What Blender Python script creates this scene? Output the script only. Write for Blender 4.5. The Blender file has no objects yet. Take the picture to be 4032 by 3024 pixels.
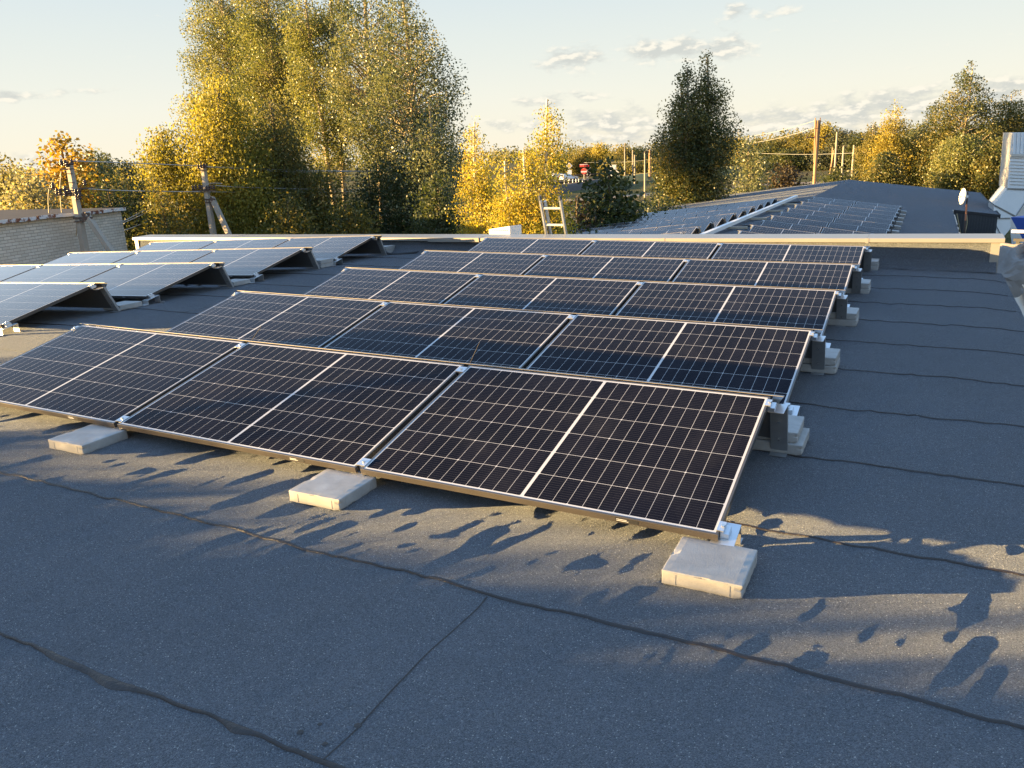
import bpy, math, random
import numpy as np
from mathutils import Vector, Matrix
S = bpy.context.scene
COL = S.collection
R = math.radians

# ------------------------------------------------------------------ camera
CAM = np.array([5.98178, -2.89892, 1.36840]); FPX = 3123.86
PITCH, YAW, ROLL = -0.274271, -0.483319, -0.047559
_f = np.array([math.sin(YAW)*math.cos(PITCH), math.cos(YAW)*math.cos(PITCH), math.sin(PITCH)])
_r0 = np.array([math.cos(YAW), -math.sin(YAW), 0.0]); _u0 = np.cross(_r0, _f)
_r = _r0*math.cos(ROLL)+_u0*math.sin(ROLL); _u = -_r0*math.sin(ROLL)+_u0*math.cos(ROLL)
cd = bpy.data.cameras.new('camera'); cam = bpy.data.objects.new('camera', cd); COL.objects.link(cam)
cam.matrix_world = Matrix(((_r[0], _u[0], -_f[0], CAM[0]), (_r[1], _u[1], -_f[1], CAM[1]), (_r[2], _u[2], -_f[2], CAM[2]), (0, 0, 0, 1)))
cd.sensor_width = 36.0; cd.sensor_fit = 'HORIZONTAL'; cd.lens = FPX/4032*36.0
cd.clip_start = 0.05; cd.clip_end = 6000
S.camera = cam
# ------------------------------------------------------------------ light
SUN_EL, SUN_AZ = 4.5, 242.0          # azimuth clockwise from +Y
SKY_STRENGTH, SUN_STRENGTH, EXPOSURE = 0.15, 5.0, 2.85
S.view_settings.view_transform = 'Standard'; S.view_settings.look = 'None'
S.view_settings.exposure = EXPOSURE; S.view_settings.gamma = 1.0; S.view_settings.use_curve_mapping = False
ld = bpy.data.lights.new('sun', 'SUN'); ld.energy = SUN_STRENGTH; ld.angle = R(0.45); ld.color = (1.0, 0.645, 0.255)
sun = bpy.data.objects.new('sun', ld); COL.objects.link(sun)
SDIR = Vector((math.sin(R(SUN_AZ))*math.cos(R(SUN_EL)), math.cos(R(SUN_AZ))*math.cos(R(SUN_EL)), math.sin(R(SUN_EL))))
sun.rotation_euler = SDIR.to_track_quat('Z', 'Y').to_euler()
sun.location = SDIR*60


class NG:
    """tiny node-graph writer"""
    def __init__(s, nt): s.nt = nt; s.n = nt.nodes; s.l = nt.links
    def new(s, t, **k):
        n = s.n.new(t)
        for a, b in k.items(): setattr(n, a, b)
        return n
    def put(s, sock, v):
        if v is None: return
        if isinstance(v, bpy.types.NodeSocket): s.l.new(v, sock)
        else:
            try: sock.default_value = v
            except Exception: sock.default_value = tuple(v)+(1.0,)
    def m(s, op, a, b=None, c=None):
        n = s.new('ShaderNodeMath', operation=op)
        s.put(n.inputs[0], a); s.put(n.inputs[1], b); s.put(n.inputs[2], c)
        return n.outputs[0]
    def mix(s, f, a, b, blend='MIX'):
        n = s.new('ShaderNodeMix', data_type='RGBA', blend_type=blend)
        s.put(n.inputs[0], f); s.put(n.inputs[6], a); s.put(n.inputs[7], b)
        return n.outputs[2]
    def noise(s, vec, scale, detail=2.0, rough=0.5):
        n = s.new('ShaderNodeTexNoise'); s.put(n.inputs['Vector'], vec)
        n.inputs['Scale'].default_value = scale; n.inputs['Detail'].default_value = detail; n.inputs['Roughness'].default_value = rough
        return n.outputs['Fac']
    def ramp(s, f, stops):
        n = s.new('ShaderNodeValToRGB'); s.put(n.inputs[0], f); e = n.color_ramp.elements
        while len(e) < len(stops): e.new(0.5)
        for q, (p, c) in zip(e, stops): q.position = p; q.color = tuple(c)+(1.0,) if len(c) == 3 else c
        return n.outputs[0]
    def smooth(s, x, a, b):
        n = s.new('ShaderNodeMapRange', interpolation_type='SMOOTHSTEP'); s.put(n.inputs[0], x)
        s.put(n.inputs[1], a); s.put(n.inputs[2], b); return n.outputs[0]
    def xyz(s, v):
        n = s.new('ShaderNodeSeparateXYZ'); s.put(n.inputs[0], v); return n.outputs
    def vec(s, x, y, z):
        n = s.new('ShaderNodeCombineXYZ'); s.put(n.inputs[0], x); s.put(n.inputs[1], y); s.put(n.inputs[2], z); return n.outputs[0]
    def bump(s, h, strength=0.3, dist=0.002):
        n = s.new('ShaderNodeBump'); s.put(n.inputs['Height'], h)
        n.inputs['Strength'].default_value = strength; n.inputs['Distance'].default_value = dist; return n.outputs[0]


# ------------------------------------------------------------------ sky
w = bpy.data.worlds.new('World'); S.world = w; w.use_nodes = True
g = NG(w.node_tree)
sky = g.new('ShaderNodeTexSky'); sky.sky_type = 'NISHITA'; sky.sun_disc = False
sky.sun_elevation = R(SUN_EL); sky.sun_rotation = R(SUN_AZ); sky.altitude = 60; sky.dust_density = 0.9; sky.ozone_density = 1.0
lum = g.new('ShaderNodeRGBToBW'); g.l.new(sky.outputs[0], lum.inputs[0])
k = g.m('DIVIDE', 1.0, g.m('ADD', 0.34, lum.outputs[0]))
vm = g.new('ShaderNodeVectorMath', operation='SCALE'); g.l.new(sky.outputs[0], vm.inputs[0]); g.l.new(k, vm.inputs['Scale'])
tc = g.new('ShaderNodeTexCoord'); dx, dy, dz = g.xyz(tc.outputs['Generated'])
# az: degrees left(-)/right(+) of the view axis, el: degrees above the horizon
az = g.m('MULTIPLY', g.m('SUBTRACT', g.m('ARCTAN2', dx, dy), YAW), 57.2958)
el = g.m('MULTIPLY', g.m('ARCSINE', dz), 57.2958)
def azel(px, py):
    v = _f+_r*(px*1.8228-2016)/FPX-_u*(py*1.8228-1512)/FPX
    return math.degrees(math.atan2(v[0], v[1])-YAW), math.degrees(math.asin(v[2]/np.linalg.norm(v)))
pale = g.ramp(g.m('DIVIDE', el, 90.0), [(0.0, (0.90, 0.87, 0.75)), (0.045, (0.85, 0.845, 0.785)), (0.09, (0.74, 0.78, 0.77)), (0.14, (0.61, 0.70, 0.77)), (0.30, (0.48, 0.76, 1.18)), (1.0, (0.40, 0.72, 1.35))])
base_sky = g.mix(0.14, pale, vm.outputs[0])
BLOBS = [azel(x, y)+(a, b, c) for (x, y, a, b, c) in (   # half width, half height (degrees), weight: separate clouds low over the trees
    (1235, 128, 2.4, 0.75, 1.0), (1410, 108, 1.9, 0.8, 1.0), (1470, 105, 2.2, 0.8, 1.0), (1570, 102, 1.9, 0.75, 1.0), (1600, 25, 1.4, 0.6, 0.75), (1690, 20, 1.5, 0.5, 0.75),
    (1175, 218, 2.2, 0.5, 0.8), (1255, 208, 1.8, 0.45, 0.7), (1110, 270, 3.0, 0.6, 0.75), (1330, 265, 4.2, 0.9, 1.0), (1300, 300, 6.0, 0.7, 0.85), (1700, 262, 5.5, 0.8, 1.0),
    (1860, 240, 5.0, 0.9, 1.0), (1760, 295, 7.0, 0.7, 0.85), (2000, 225, 4.5, 1.0, 1.0), (2160, 215, 4.0, 1.2, 1.0), (20, 208, 1.8, 0.35, 1.0), (190, 197, 2.0, 0.2, 0.55),
    (10, 350, 2.6, 0.6, 0.8), (110, 345, 2.6, 0.5, 0.6))]
BLOBS += [(70, 8, 25, 3, 0.9), (-80, 6, 25, 2, 0.8), (130, 9, 30, 3, 0.9), (-150, 7, 30, 3, 0.9)]
tot = None
for (a, e, wa, we, wt) in BLOBS:
    qx = g.m('POWER', g.m('DIVIDE', g.m('SUBTRACT', az, a), wa*1.15), 2.0)
    qy = g.m('POWER', g.m('DIVIDE', g.m('SUBTRACT', el, e), we*1.25), 2.0)
    b = g.m('MULTIPLY', g.m('EXPONENT', g.m('MULTIPLY', g.m('ADD', qx, qy), -1.0)), wt)
    tot = b if tot is None else g.m('MAXIMUM', tot, b)
cp = g.vec(g.m('MULTIPLY', az, 0.55), g.m('MULTIPLY', el, 1.25), 0.0)
n1 = g.noise(cp, 1.15, 7.0, 0.58)
cp2 = g.vec(g.m('ADD', g.m('MULTIPLY', az, 0.55), -0.16), g.m('ADD', g.m('MULTIPLY', el, 1.25), 0.30), 0.0)
n2 = g.noise(cp2, 1.15, 4.0, 0.55)
dens = g.m('ADD', g.m('MULTIPLY', tot, 0.62), g.m('MULTIPLY', g.m('SUBTRACT', n1, 0.5), 1.35))
mask = g.m('MULTIPLY', g.smooth(dens, 0.20, 0.62), 0.80)
lit = g.smooth(g.m('SUBTRACT', n1, n2), -0.05, 0.13)
ccol = g.mix(lit, (0.58, 0.60, 0.57, 1), (0.96, 0.90, 0.77, 1))
final = g.mix(mask, base_sky, ccol)
bg = w.node_tree.nodes['Background']; g.l.new(final, bg.inputs[0]); bg.inputs[1].default_value = SKY_STRENGTH


# ------------------------------------------------------------------ geometry helpers
def ray(px, py): return _f+_r*(px-2016)/FPX-_u*(py-1512)/FPX
def at(px, py, depth): return CAM+ray(px, py)*depth
def on_plane(px, py, z0, sx=0.0):
    v = ray(px, py); t = (z0+sx*CAM[0]-CAM[2])/(v[2]-sx*v[0]); return CAM+t*v
def on_y(px, py, y): v = ray(px, py); return CAM+(y-CAM[1])/v[1]*v
P_MAIN, P_LEFT, RIDGE_X = 0.018556, 0.023483, -1.93
def roof_z(x): return -0.10-P_MAIN*x if x > RIDGE_X else -0.10-P_MAIN*RIDGE_X+P_LEFT*(x-RIDGE_X)
GROUND = -4.6


class MB:
    def __init__(s): s.v = []; s.f = []; s.mi = []; s.cur = 0
    def add(s, vs, fs):
        o = len(s.v); s.v += [tuple(float(c) for c in q) for q in vs]
        for q in fs: s.f.append(tuple(i+o for i in q)); s.mi.append(s.cur)
    def hexa(s, p):  # 8 corners: bottom 4 ccw, top 4 ccw
        s.add(p, [(3, 2, 1, 0), (4, 5, 6, 7), (0, 1, 5, 4), (1, 2, 6, 5), (2, 3, 7, 6), (3, 0, 4, 7)])
    def box(s, lo, hi, M=None):
        (a, b, c), (d, e, f_) = lo, hi
        p = [(a, b, c), (d, b, c), (d, e, c), (a, e, c), (a, b, f_), (d, b, f_), (d, e, f_), (a, e, f_)]
        s.hexa([tuple(M @ Vector(q)) for q in p] if M is not None else p)
    def cbox(s, lo, hi, ch, M=None):  # box with chamfered edges
        lo = np.array(lo, float); hi = np.array(hi, float); vs = []; idx = {}
        for sx in (0, 1):
            for sy in (0, 1):
                for sz in (0, 1):
                    c = [(lo, hi)[q][i] for i, q in enumerate((sx, sy, sz))]
                    sg = [1 if q == 0 else -1 for q in (sx, sy, sz)]
                    for ax in range(3):
                        p = list(c)
                        for i in range(3):
                            if i != ax: p[i] += sg[i]*ch
                        idx[(sx, sy, sz, ax)] = len(vs); vs.append(p)
        fs = []
        for ax in range(3):
            o1, o2 = [i for i in range(3) if i != ax]
            for side in (0, 1):
                q = []
                for (a_, b_) in ((0, 0), (1, 0), (1, 1), (0, 1)):
                    kk = [0, 0, 0]; kk[ax] = side; kk[o1] = a_; kk[o2] = b_
                    q.append(idx[tuple(kk)+(ax,)])
                flip = (side == 0) != (ax == 1)
                fs.append(tuple(reversed(q)) if flip else tuple(q))
        for ax in range(3):   # edge bevels along ax
            o1, o2 = [i for i in range(3) if i != ax]
            for a_ in (0, 1):
                for b_ in (0, 1):
                    k0 = [0, 0, 0]; k1 = [0, 0, 0]; k0[ax] = 0; k1[ax] = 1
                    for kk in (k0, k1): kk[o1] = a_; kk[o2] = b_
                    q = (idx[tuple(k0)+(o1,)], idx[tuple(k1)+(o1,)], idx[tuple(k1)+(o2,)], idx[tuple(k0)+(o2,)])
                    fs.append(q)
        for sx in (0, 1):
            for sy in (0, 1):
                for sz in (0, 1): fs.append(tuple(idx[(sx, sy, sz, ax)] for ax in range(3)))
        s.add([tuple(M @ Vector(q)) for q in vs] if M is not None else vs, fs)
    def tube(s, pts, rad, n=8, cap=True):
        pts = [Vector(tuple(float(c) for c in p)) for p in pts]
        if not hasattr(rad, '__len__'): rad = [rad]*len(pts)
        o = len(s.v); prev = None
        for i, p in enumerate(pts):
            t = (pts[min(i+1, len(pts)-1)]-pts[max(i-1, 0)]).normalized()
            if prev is None:
                a = t.cross(Vector((0, 0, 1)));  a = t.cross(Vector((1, 0, 0))) if a.length < 1e-3 else a
                a.normalize()
            else: a = (prev-t*prev.dot(t)).normalized()
            prev = a; b = t.cross(a)
            for j in range(n):
                th = 2*math.pi*j/n; q = p+(a*math.cos(th)+b*math.sin(th))*rad[i]; s.v.append(tuple(q))
        for i in range(len(pts)-1):
            for j in range(n):
                s.f.append((o+i*n+j, o+i*n+(j+1) % n, o+(i+1)*n+(j+1) % n, o+(i+1)*n+j)); s.mi.append(s.cur)
        if cap:
            s.f.append(tuple(o+j for j in reversed(range(n)))); s.mi.append(s.cur)
            s.f.append(tuple(o+(len(pts)-1)*n+j for j in range(n))); s.mi.append(s.cur)
    def bar(s, a, b, wx, wy, up=(0, 0, 1)):  # square bar a->b
        a = Vector(tuple(a)); b = Vector(tuple(b)); t = (b-a).normalized(); x = t.cross(Vector(up))
        if x.length < 1e-3: x = t.cross(Vector((1, 0, 0)))
        x.normalize(); y = x.cross(t)
        c = [(-1, -1), (1, -1), (1, 1), (-1, 1)]
        s.hexa([tuple(a+x*i*wx/2+y*j*wy/2) for i, j in c]+[tuple(b+x*i*wx/2+y*j*wy/2) for i, j in c])
    def lathe(s, prof, n, M):  # profile (r, z)
        o = len(s.v)
        for (rr, z) in prof:
            for j in range(n):
                th = 2*math.pi*j/n; s.v.append(tuple(M @ Vector((rr*math.cos(th), rr*math.sin(th), z))))
        for i in range(len(prof)-1):
            for j in range(n):
                s.f.append((o+i*n+j, o+i*n+(j+1) % n, o+(i+1)*n+(j+1) % n, o+(i+1)*n+j)); s.mi.append(s.cur)
    def prism(s, poly, vec):
        n = len(poly); poly = [Vector(tuple(p)) for p in poly]; v = Vector(vec)
        s.add([tuple(p) for p in poly]+[tuple(p+v) for p in poly],
              [tuple(reversed(range(n))), tuple(range(n, 2*n))]+[(i, (i+1) % n, (i+1) % n+n, i+n) for i in range(n)])
    def build(s, name, mats, parent=None, smooth=False):
        me = bpy.data.meshes.new(name); me.from_pydata(s.v, [], s.f)
        if not isinstance(mats, (list, tuple)): mats = [mats]
        for m_ in mats: me.materials.append(m_)
        if len(mats) > 1: me.polygons.foreach_set('material_index', s.mi)
        if smooth: me.polygons.foreach_set('use_smooth', [True]*len(me.polygons))
        me.update()
        o = bpy.data.objects.new(name, me); COL.objects.link(o)
        if parent is not None: o.parent = parent
        return o


def tag(o, label=None, cat=None, group=None, kind=None):
    if label: o['label'] = label
    if cat: o['category'] = cat
    if group: o['group'] = group
    if kind: o['kind'] = kind
    return o
def thing(name, label, cat, M=None, group=None):
    o = bpy.data.objects.new(name, None); COL.objects.link(o); o.empty_display_size = 0.2
    if M is not None: o.matrix_world = M if isinstance(M, Matrix) else Matrix.Translation(Vector(tuple(float(c) for c in M)))
    return tag(o, label, cat, group)
KIDS = {}
def copy_tree(o, M, label, group=None):
    c = o.copy(); COL.objects.link(c); c.matrix_world = M; c['label'] = label
    if group: c['group'] = group
    for ch in kids(o):
        d = ch.copy(); COL.objects.link(d); d.parent = c
        for gch in kids(ch):
            e_ = gch.copy(); COL.objects.link(e_); e_.parent = d
    return c
def kids(o):
    if o.name not in KIDS: KIDS[o.name] = list(o.children)
    return KIDS[o.name]
ORD = ['first', 'second', 'third', 'fourth', 'fifth', 'sixth', 'seventh', 'eighth', 'ninth', 'tenth']


# ------------------------------------------------------------------ materials
def mat(name):
    m_ = bpy.data.materials.new(name); m_.use_nodes = True
    return m_, NG(m_.node_tree), m_.node_tree.nodes['Principled BSDF']
def simple(name, col, rough=0.6, metal=0.0, var=0.12, scale=8.0, bump=0.0, spec=0.5):
    m_, g, b = mat(name)
    tc = g.new('ShaderNodeTexCoord').outputs['Object']
    n = g.noise(tc, scale, 5.0, 0.6)
    c = g.mix(n, tuple(x*(1-var) for x in col)+(1,), tuple(min(1, x*(1+var)) for x in col)+(1,))
    g.put(b.inputs['Base Color'], c); b.inputs['Metallic'].default_value = metal
    g.put(b.inputs['Roughness'], g.m('ADD', rough-0.08, g.m('MULTIPLY', n, 0.16)))
    b.inputs['Specular IOR Level'].default_value = spec
    if bump: g.put(b.inputs['Normal'], g.bump(n, bump, 0.01))
    return m_


def bitumen(name, dark=1.0, fine=True, warm=0.0):
    m_, g, b = mat(name)
    tc = g.new('ShaderNodeTexCoord').outputs['Object']
    big = g.noise(tc, 0.9, 4.0, 0.6); mid = g.noise(tc, 7.0, 4.0, 0.6)
    v = g.new('ShaderNodeTexVoronoi', feature='F1'); g.put(v.inputs['Vector'], tc); v.inputs['Scale'].default_value = 330.0
    rr, gg, bb = g.xyz(v.outputs['Color'])
    v2 = g.new('ShaderNodeTexVoronoi', feature='F1'); g.put(v2.inputs['Vector'], tc); v2.inputs['Scale'].default_value = 75.0
    r2, g2, b2 = g.xyz(v2.outputs['Color'])
    base = g.ramp(rr, [(0.0, (0.042*dark, 0.050*dark, 0.062*dark)), (0.55, (0.112*dark, 0.133*dark, 0.162*dark)), (0.92, (0.168*dark, 0.195*dark, 0.232*dark)), (1.0, (0.25, 0.255, 0.26))])
    mott = g.m('ADD', 0.70, g.m('MULTIPLY', g.m('ADD', g.m('MULTIPLY', big, 0.6), g.m('MULTIPLY', mid, 0.4)), 0.60))
    base = g.mix(1.0, base, g.vec(mott, mott, mott), 'MULTIPLY')
    base = g.mix(g.m('MULTIPLY', r2, 0.25), base, (0.11*dark+warm, 0.125*dark+warm*0.75, 0.145*dark+warm*0.5, 1))
    glint = g.m('GREATER_THAN', gg, 0.990)
    base = g.mix(g.m('MULTIPLY', glint, 0.75), base, (0.62, 0.62, 0.60, 1))
    g.put(b.inputs['Base Color'], base)
    b.inputs['Roughness'].default_value = 0.72; b.inputs['Specular IOR Level'].default_value = 0.35
    b.inputs['Sheen Weight'].default_value = 0.08; b.inputs['Sheen Roughness'].default_value = 0.45
    m_.cycles.use_bump_map_correction = False
    h = g.m('ADD', g.m('MULTIPLY', rr, 0.7), g.m('ADD', g.m('MULTIPLY', g.m('SUBTRACT', 1.0, v.outputs['Distance']), 0.5), g.m('MULTIPLY', r2, 0.9)))
    g.put(b.inputs['Normal'], g.bump(h, 1.0, 0.016))
    return m_


M_ROOF = bitumen('roof_bitumen'); M_FARROOF = bitumen('far_roof_bitumen', 1.0); M_UPSTAND = bitumen('upstand_bitumen', 1.0, True, 0.02)
M_TAR = simple('tar', (0.022, 0.017, 0.015), 0.42, 0, 0.5, 60, 0.6)
M_CAP = simple('cap_metal', (0.33, 0.315, 0.285), 0.36, 0.45, 0.08, 2.0)
M_WALL = simple('render_wall', (0.33, 0.31, 0.28), 0.85, 0, 0.15, 3)
M_ALU = simple('aluminium', (0.62, 0.64, 0.66), 0.34, 0.85, 0.1, 14)
M_GALV = simple('galvanised_steel', (0.29, 0.305, 0.315), 0.5, 0.6, 0.22, 16)
M_BOLT = simple('bolt_steel', (0.68, 0.66, 0.62), 0.25, 0.95, 0.05, 60)
M_BLACKFRAME = simple('black_anodised', (0.075, 0.068, 0.062), 0.33, 0.35, 0.1, 10, 0, 0.6)
M_RUBBER = simple('black_cable', (0.012, 0.012, 0.013), 0.55, 0, 0.2, 20)
M_WHITE = simple('white_paint', (0.72, 0.72, 0.70), 0.5, 0, 0.08, 5)
M_WOOD = simple('grey_timber', (0.36, 0.31, 0.24), 0.8, 0, 0.3, 9)
M_BROWNWOOD = simple('tarred_timber', (0.28, 0.175, 0.10), 0.85, 0, 0.3, 6)
M_POLE = simple('pole_concrete', (0.30, 0.265, 0.215), 0.9, 0, 0.22, 6, 0.3)
M_INSUL = simple('brown_porcelain', (0.045, 0.025, 0.022), 0.22, 0, 0.3, 10)
M_RUST = simple('rusty_steel', (0.085, 0.06, 0.05), 0.75, 0.2, 0.35, 14)
M_ORANGE_PIPE = simple('orange_pipe', (0.42, 0.17, 0.085), 0.55, 0, 0.15, 14)  # orange for the middle stretch of the antenna mast
M_DUCT = simple('duct_sheet', (0.52, 0.54, 0.54), 0.45, 0.45, 0.10, 1.6)
M_CLAD = simple('dark_cladding', (0.055, 0.062, 0.07), 0.6, 0.1, 0.15, 4)
M_BLUE = simple('blue_paint', (0.03, 0.085, 0.36), 0.5, 0, 0.1, 3)
M_TARP = simple('silver_tarpaulin', (0.20, 0.185, 0.17), 0.62, 0, 0.5, 3.0, 0.8)
M_DARK = simple('dark_steel', (0.03, 0.032, 0.036), 0.6, 0.3, 0.3, 8)
M_RED = simple('red_paint', (0.62, 0.07, 0.04), 0.5, 0, 0.08, 6)
M_YELLOW = simple('yellow_paint', (0.75, 0.50, 0.10), 0.5, 0, 0.08, 6)
M_CAR = simple('silver_car_paint', (0.62, 0.63, 0.65), 0.25, 0.3, 0.03, 3)
M_GLASS = simple('dark_glass', (0.02, 0.022, 0.026), 0.08, 0, 0.05, 4, 0, 0.8)
M_TYRE = simple('tyre', (0.02, 0.02, 0.02), 0.85, 0, 0.1, 20)
M_LAMPRED = simple('red_lens', (0.5, 0.02, 0.02), 0.2, 0, 0.05, 8)


def concrete():
    m_, g, b = mat('concrete_slab')
    oi = g.new('ShaderNodeObjectInfo').outputs['Random']
    tcn = g.new('ShaderNodeTexCoord').outputs['Object']
    ad = g.new('ShaderNodeVectorMath', operation='ADD'); g.put(ad.inputs[0], tcn); g.put(ad.inputs[1], g.vec(g.m('MULTIPLY', oi, 37.0), g.m('MULTIPLY', oi, 11.0), 0.0))
    tc = ad.outputs[0]
    n = g.noise(tc, 9, 6, 0.65); f_ = g.noise(tc, 160, 3, 0.6); bl = g.noise(tc, 4.0, 3, 0.5)
    c = g.ramp(n, [(0.25, (0.25, 0.247, 0.235)), (0.6, (0.33, 0.327, 0.313)), (0.85, (0.41, 0.407, 0.393))])
    c = g.mix(g.smooth(f_, 0.62, 0.75), c, (0.27, 0.26, 0.235, 1))
    c = g.mix(g.m('MULTIPLY', g.smooth(bl, 0.55, 0.75), 0.35), c, (0.50, 0.497, 0.485, 1))
    g.put(b.inputs['Base Color'], c); b.inputs['Roughness'].default_value = 0.88
    g.put(b.inputs['Normal'], g.bump(g.m('ADD', g.m('MULTIPLY', f_, 0.6), n), 0.4, 0.003))
    return m_
M_CONC = concrete()

L, W, GAP, TH = 1.762, 1.134, 0.0327, 0.030
LIP = 0.011
def pv_glass():
    m_, g, b = mat('solar_cells')
    x, y, z = g.xyz(g.new('ShaderNodeTexCoord').outputs['Object'])
    ox, oy = LIP+0.010, LIP+0.012
    cx = g.m('ABSOLUTE', g.m('SUBTRACT', x, L/2))          # distance from the centre line
    px_ = (L/2-0.0075-ox)/12; py_ = (W-2*oy)/6
    cu = g.m('DIVIDE', g.m('SUBTRACT', cx, 0.0075), px_); cv = g.m('DIVIDE', g.m('SUBTRACT', y, oy), py_)
    fu = g.m('ABSOLUTE', g.m('SUBTRACT', g.m('FRACT', cu), 0.5)); fv = g.m('ABSOLUTE', g.m('SUBTRACT', g.m('FRACT', cv), 0.5))
    lu = g.m('GREATER_THAN', fu, 0.5-0.0008/px_); lv = g.m('GREATER_THAN', fv, 0.5-0.0012/py_)
    # bright solder diamonds where every third column line meets a row line
    ru = g.m('MULTIPLY', g.m('ABSOLUTE', g.m('SUBTRACT', cu, g.m('MULTIPLY', g.m('ROUND', g.m('DIVIDE', cu, 3.0)), 3.0))), px_)
    rv = g.m('MULTIPLY', g.m('SUBTRACT', 0.5, fv), py_)
    dia = g.m('LESS_THAN', g.m('ADD', ru, rv), 0.0065)
    edge = g.m('MAXIMUM', g.m('LESS_THAN', cx, 0.0075), g.m('GREATER_THAN', cx, L/2-ox))
    edge = g.m('MAXIMUM', edge, g.m('MAXIMUM', g.m('LESS_THAN', y, oy), g.m('GREATER_THAN', y, W-oy)))
    white = g.m('MAXIMUM', edge, g.m('MAXIMUM', lu, g.m('MAXIMUM', lv, dia)))
    wires = g.m('GREATER_THAN', g.m('ABSOLUTE', g.m('SUBTRACT', g.m('FRACT', g.m('MULTIPLY', cv, 11.0)), 0.5)), 0.5-0.035)
    oi = g.new('ShaderNodeObjectInfo').outputs['Random']
    cellid = g.new('ShaderNodeTexWhiteNoise', noise_dimensions='3D')
    g.put(cellid.inputs['Vector'], g.vec(g.m('FLOOR', g.m('DIVIDE', x, px_*3)), g.m('FLOOR', cv), g.m('MULTIPLY', oi, 50.0)))
    cell = g.mix(cellid.outputs['Value'], (0.0050, 0.0055, 0.0100, 1), (0.0085, 0.0085, 0.0140, 1))
    c = g.mix(g.m('MULTIPLY', wires, 0.30), cell, (0.16, 0.16, 0.17, 1))
    c = g.mix(white, c, (0.50, 0.50, 0.50, 1))
    dust = g.noise(g.new('ShaderNodeTexCoord').outputs['Object'], 2.2, 6.0, 0.65)
    c = g.mix(g.m('MULTIPLY', g.smooth(dust, 0.45, 0.8), 0.022), c, (0.45, 0.42, 0.38, 1))
    g.put(b.inputs['Base Color'], c)
    b.inputs['Roughness'].default_value = 0.6; b.inputs['Specular IOR Level'].default_value = 0.0
    lw = g.new('ShaderNodeLayerWeight'); lw.inputs['Blend'].default_value = 0.5
    fr = g.m('MINIMUM', g.m('ADD', 0.006, g.m('MULTIPLY', g.m('POWER', lw.outputs['Facing'], 11.0), 6.0)), 0.9)
    gl = g.new('ShaderNodeBsdfGlossy'); g.put(gl.inputs['Roughness'], g.m('ADD', 0.13, g.m('MULTIPLY', dust, 0.08))); gl.inputs['Color'].default_value = (0.95, 0.95, 0.97, 1)
    mx = g.new('ShaderNodeMixShader'); g.put(mx.inputs[0], fr); g.l.new(b.outputs[0], mx.inputs[1]); g.l.new(gl.outputs[0], mx.inputs[2])
    g.l.new(mx.outputs[0], m_.node_tree.nodes['Material Output'].inputs['Surface'])
    return m_
M_CELL = pv_glass()


def brick():
    m_, g, b = mat('silicate_brick')
    tc = g.new('ShaderNodeTexCoord').outputs['Object']; x, y, z = g.xyz(tc)
    br = g.new('ShaderNodeTexBrick'); g.put(br.inputs['Vector'], g.vec(x, z, 0.0)); br.offset = 0.5
    br.inputs['Scale'].default_value = 1.0; br.inputs['Brick Width'].default_value = 0.29; br.inputs['Row Height'].default_value = 0.098
    br.inputs['Mortar Size'].default_value = 0.0095; br.inputs['Mortar Smooth'].default_value = 0.2; br.inputs['Bias'].default_value = 0.1
    br.inputs['Color1'].default_value = (0.66, 0.625, 0.55, 1); br.inputs['Color2'].default_value = (0.52, 0.49, 0.42, 1); br.inputs['Mortar'].default_value = (0.27, 0.25, 0.21, 1)
    n = g.noise(tc, 0.7, 5, 0.6); n2 = g.noise(tc, 14, 4, 0.6)
    c = g.mix(g.m('MULTIPLY', g.smooth(n, 0.4, 0.7), 0.4), br.outputs['Color'], (0.44, 0.39, 0.32, 1))
    c = g.mix(g.m('MULTIPLY', n2, 0.22), c, (0.38, 0.35, 0.30, 1))
    g.put(b.inputs['Base Color'], c); b.inputs['Roughness'].default_value = 0.9
    g.put(b.inputs['Normal'], g.bump(g.m('ADD', g.m('MULTIPLY', br.outputs['Fac'], -1.0), g.m('MULTIPLY', n2, 0.4)), 0.7, 0.012))
    return m_
M_BRICK = brick()


def ground_mat():
    m_, g, b = mat('ground_grass')
    tc = g.new('ShaderNodeTexCoord').outputs['Object']
    n = g.noise(tc, 0.035, 5, 0.6); n2 = g.noise(tc, 0.22, 5, 0.65); n3 = g.noise(tc, 3.0, 4, 0.7)
    c = g.ramp(n, [(0.36, (0.055, 0.070, 0.022)), (0.48, (0.105, 0.098, 0.036)), (0.58, (0.19, 0.135, 0.062)), (0.7, (0.085, 0.085, 0.03))])
    c = g.mix(g.m('MULTIPLY', g.smooth(n2, 0.42, 0.62), 0.7), c, (0.15, 0.125, 0.05, 1))
    c = g.mix(g.m('MULTIPLY', n3, 0.5), c, (0.045, 0.05, 0.02, 1))
    g.put(b.inputs['Base Color'], c); b.inputs['Roughness'].default_value = 0.95; b.inputs['Specular IOR Level'].default_value = 0.1
    g.put(b.inputs['Normal'], g.bump(g.m('ADD', n3, n2), 1.0, 0.35))
    return m_
M_GROUND = ground_mat()
M_TRACK = simple('dry_dirt', (0.30, 0.225, 0.15), 0.95, 0, 0.3, 0.6, 0.5, 0.1)
M_BALLAST = simple('gravel_bank', (0.085, 0.072, 0.065), 0.95, 0, 0.45, 1.2, 0.8, 0.1)
M_ASPHALT = simple('asphalt', (0.06, 0.06, 0.062), 0.9, 0, 0.2, 1.0, 0.2, 0.2)
M_DRYGRASS = simple('dry_grass_bank', (0.30, 0.235, 0.09), 0.95, 0, 0.5, 0.9, 0.9, 0.1)


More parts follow.
